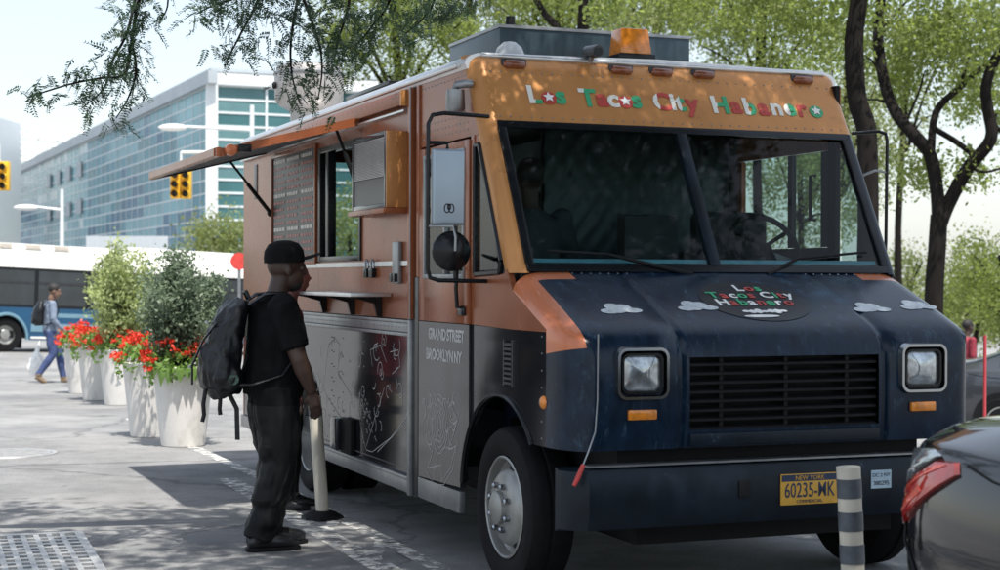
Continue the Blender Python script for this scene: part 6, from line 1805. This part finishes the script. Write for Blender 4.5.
# dark limb crossing above the roof air unit
td = at(583, 60, 30); tb = Vector((td.x, 30, gz(td.x, 30)))
t5 = tree_root('slim dark trunk leaning above the roof air unit', tb, 'park trees behind the truck')
add_limb(t5, 'trunk', [tb, at(583, 60, 30), at(583, 25, 30), at(584, -30, 30)], 0.12, 0.09)
add_limb(t5, 'limb', [at(583, 60, 30), at(556, 26, 30.3), at(545, 14, 30.5), at(532, -8, 30.8)], 0.08, 0.06)
add_leaves(t5, px_clump(580, -40, 30, 80, 40, 1.5, 60, 50, 0.2, 77), 0.08, M['leaf_bg'], 78)
# trees beyond the bus, seen left of and through the truck
for (px, py, d, rx, ry, lab) in [(222, 238, 66, 34, 20, 'pale tree behind the bus, beside the rear edge of the truck'), (350, 232, 64, 60, 42, 'pale tree seen through the serving window')]:
    c = at(px, py, d); b0 = Vector((c.x, d, gz(c.x, d))); t = tree_root(lab, b0, 'trees beyond the bus')
    add_limb(t, 'trunk', [b0, b0.lerp(c, 0.6), c], 0.14, 0.06)
    add_leaves(t, px_clump(px, py, d, rx, ry, 1.5, 70, 50, 0.35, int(px)), 0.16, M['leaf_bg2'], int(py))

# --- street locust trees: trunks stand outside the picture, limbs reach over the street
def pinnate(name_seed, frames, length, n_leaf=9, leaf=0.030):
    """compound leaves: a stalk with paired leaflets; frames = (origin, direction, normal) arrays"""
    r_ = np.random.default_rng(name_seed)
    O_, D, Nn = frames
    n = len(O_); B_ = np.cross(D, Nn)
    vs = []
    L_ = length * r_.uniform(0.7, 1.2, n)
    for k in range(n_leaf):
        t = (k + 1) / (n_leaf + 0.5)
        p = O_ + D * (L_ * t)[:, None] - Nn * ((L_ * t * t) * 0.25)[:, None]
        for sg in (-1, 1):
            ll = leaf * r_.uniform(0.75, 1.15, n) * (1.15 - 0.5 * t)
            d = B_ * sg * 0.88 + D * 0.42 + Nn * r_.normal(0, 0.22, n)[:, None]
            w = D * 0.9 - B_ * sg * 0.35
            tip = p + d * ll[:, None]; m_ = p + d * (ll * 0.5)[:, None]
            hw = w * (ll * 0.20)[:, None]
            vs.append(np.stack([p, m_ + hw, tip, m_ - hw], 1))
    st = np.stack([O_ - Nn * 0.0012, O_ + Nn * 0.0012, O_ + D * L_[:, None] - Nn * (L_ * 0.25)[:, None], O_ + D * (L_ * 0.5)[:, None] - Nn * (L_ * 0.0625)[:, None] - B_ * 0.0015], 1)
    vs.append(st)
    v = np.concatenate(vs).reshape(-1, 3)
    return v, np.arange(len(v)).reshape(-1, 4)
def leaf_frames(pos, seed, droop=0.6):
    r_ = np.random.default_rng(seed); n = len(pos)
    d = r_.normal(size=(n, 3)); d[:, 2] -= droop; d /= np.linalg.norm(d, axis=1)[:, None]
    e = r_.normal(size=(n, 3)) * 0.6 + np.array([0, 0, 1.0]); e -= d * (e * d).sum(1)[:, None]; e /= np.linalg.norm(e, axis=1)[:, None]
    return pos, d, e
lt_base = Vector((-5.2, 7.2, 0))
tl_ = tree_root('street locust whose feathery twigs hang over the serving flap', lt_base, 'street locusts over the parking lane')
fork = Vector((-4.9, 7.3, 3.6))
add_limb(tl_, 'trunk', [lt_base, Vector((-5.15, 7.2, 1.5)), fork, Vector((-4.5, 7.2, 5.0)), Vector((-4.2, 7.0, 6.5))], 0.17, 0.10, 12)
D0 = 8.6
twigs = [  # photo-pixel polylines of the hanging twigs, distance
    ([(200, -160), (160, -60), (139, 0), (131, 46), (124, 74), (100, 78), (70, 84), (28, 97)], 8.4, 0.012, 1.1),
    ([(139, -20), (128, 30), (112, 62), (104, 88), (82, 108)], 8.5, 0.008, 1.0),
    ([(131, 40), (136, 70), (128, 98), (116, 118)], 8.4, 0.007, 0.8),
    ([(160, -60), (168, 0), (160, 20)], 8.5, 0.006, 0.6),
    ([(300, -120), (262, -10), (240, 35), (226, 62)], 8.8, 0.010, 0.9),
    ([(262, -10), (215, 5), (196, 14)], 8.7, 0.007, 0.9),
    ([(330, -120), (300, -10), (291, 40), (292, 75), (300, 104)], 8.8, 0.010, 0.7),
    ([(300, -10), (318, 40), (322, 70), (318, 100)], 8.8, 0.008, 0.6),
    ([(360, -120), (350, -5), (338, 40), (334, 62)], 8.9, 0.009, 1.1),
    ([(400, -120), (392, -10), (372, 26), (356, 45)], 9.0, 0.009, 1.1),
    ([(450, -120), (436, -10), (425, 16), (405, 34)], 9.1, 0.008, 1.1),
    ([(500, -120), (470, -20), (455, 4), (440, 22)], 9.2, 0.008, 1.0),
]
lp_ = []
r_ = np.random.default_rng(91)
for pts, d, rad, dens in twigs:
    P = smooth_path(limb_pts(pts, d, 0.12, int(pts[0][0])), 6)
    o = Vector(tl_.location)
    MB().tube([p - o for p in P], [rad * (1 - 0.8 * i / (len(P) - 1)) + 0.0015 for i in range(len(P))], 5).build('twig', M['bark'], tl_, smooth=60)
    for a, c in zip(P, P[1:]):
        n = max(1, int((c - a).length * (80 if pts[0][0] < 220 else 150) * dens))
        for k in range(n):
            q = a.lerp(c, r_.random()); lp_.append(np.array(q) + r_.normal(size=3) * np.array([0.055, 0.12, 0.05]))
# upper limb network carrying those twigs
for e in [at(200, -160, 8.4), at(300, -120, 8.8), at(330, -120, 8.8), at(360, -120, 8.9), at(400, -120, 9.0), at(450, -120, 9.1), at(500, -120, 9.2)]:
    add_limb(tl_, 'limb', [fork + Vector((0.1, 0, 0.5)), Vector((-3.2, 7.9, 4.7)).lerp(e, 0.2), (fork.lerp(e, 0.7) + Vector((0, 0, 0.45))), e], 0.05, 0.012, 7)
near = np.array(lp_)
fr_ = leaf_frames(near - np.array(lt_base)[None, :], 92, 0.7)
v, f = pinnate(93, fr_, 0.115, 9, 0.029)
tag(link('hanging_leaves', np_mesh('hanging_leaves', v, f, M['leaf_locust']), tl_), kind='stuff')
def canopy(t, blobs, seed):
    pos = np.concatenate([clumps(c, r2, n, per, 0.16, seed + i, 0.1)[0] for i, (c, r2, n, per) in enumerate(blobs)])
    # keep the crown above the line of sight of a person standing in the street
    lim = CAM_H + 0.215 * np.maximum(0, pos[:, 1]) + 0.25
    pos = pos[pos[:, 2] > lim]
    fr2 = leaf_frames(pos - np.array(t.location)[None, :], seed, 0.3)
    v, f = pinnate(seed + 1, fr2, 0.16, 6, 0.055)
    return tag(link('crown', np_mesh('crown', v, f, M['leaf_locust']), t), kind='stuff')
canopy(tl_, [((-3.4, 7.2, 5.6), (1.9, 1.7, 0.9), 46, 30), ((-1.6, 7.8, 5.2), (1.6, 1.6, 0.7), 44, 30), ((-2.4, 6.0, 5.4), (1.6, 1.2, 0.8), 34, 30), ((-0.4, 6.8, 5.2), (1.2, 1.3, 0.6), 44, 30)], 700)
rt_base = Vector((5.6, 4.6, 0))
tr_ = tree_root('street locust shading the truck front, its trunk beyond the parked sedan', rt_base, 'street locusts over the parking lane')
fork2 = Vector((5.3, 4.8, 3.4))
add_limb(tr_, 'trunk', [rt_base, Vector((5.5, 4.7, 1.6)), fork2, Vector((5.0, 5.0, 5.2)), Vector((4.6, 5.2, 7.0))], 0.18, 0.10, 12)
for e in [Vector((1.0, 6.0, 5.6)), Vector((2.4, 6.8, 5.4)), Vector((3.8, 7.4, 5.8)), Vector((2.0, 5.0, 6.0)), Vector((4.6, 3.2, 6.2))]:
    add_limb(tr_, 'limb', [fork2, fork2.lerp(e, 0.4) + Vector((0, 0, 0.6)), e], 0.07, 0.02, 8)
canopy(tr_, [((1.4, 6.4, 5.4), (1.7, 1.6, 0.8), 110, 28), ((3.0, 6.6, 5.6), (1.6, 1.6, 0.9), 100, 28), ((2.2, 5.2, 6.0), (2.2, 1.2, 0.9), 90, 28), ((4.6, 5.2, 6.2), (1.6, 1.6, 1.0), 80, 26), ((1.2, 7.6, 5.6), (1.5, 0.9, 0.6), 60, 26), ((2.8, 7.9, 5.7), (1.5, 0.9, 0.6), 60, 26), ((0.9, 7.0, 5.0), (1.0, 0.8, 0.45), 80, 28)], 800)  # last dense clump is added only to keep sun off the header

bt_base = Vector((6.8, -3.2, 0))  # tree added out of view to block sky reflected in the windscreen
tb_ = tree_root('unseen locust added behind the camera to keep bright sky off the windscreen', bt_base, 'street locusts over the parking lane')
fork3 = Vector((6.6, -3.0, 3.6))
add_limb(tb_, 'trunk', [bt_base, Vector((6.7, -3.1, 1.8)), fork3, Vector((6.3, -2.8, 6.0)), Vector((6.2, -2.6, 8.0))], 0.19, 0.10, 12)
for e in [Vector((3.4, -0.6, 7.0)), Vector((5.6, 0.6, 7.4)), Vector((2.6, 1.6, 7.2)), Vector((7.6, 0.4, 7.6)), Vector((4.4, 2.6, 7.4))]:
    add_limb(tb_, 'limb', [fork3, fork3.lerp(e, 0.4) + Vector((0, 0, 0.8)), e], 0.08, 0.02, 8)
canopy(tb_, [((4.4, 1.6, 7.4), (2.2, 1.8, 1.2), 120, 26), ((6.6, 0.6, 7.8), (2.0, 2.0, 1.4), 110, 26), ((3.0, -0.4, 7.2), (2.2, 1.8, 1.2), 110, 26), ((5.6, -2.4, 8.2), (2.4, 2.0, 1.3), 110, 26), ((5.6, 3.4, 7.2), (1.8, 1.4, 1.0), 80, 26), ((2.2, 2.8, 7.2), (1.8, 1.4, 0.9), 80, 26)], 900)
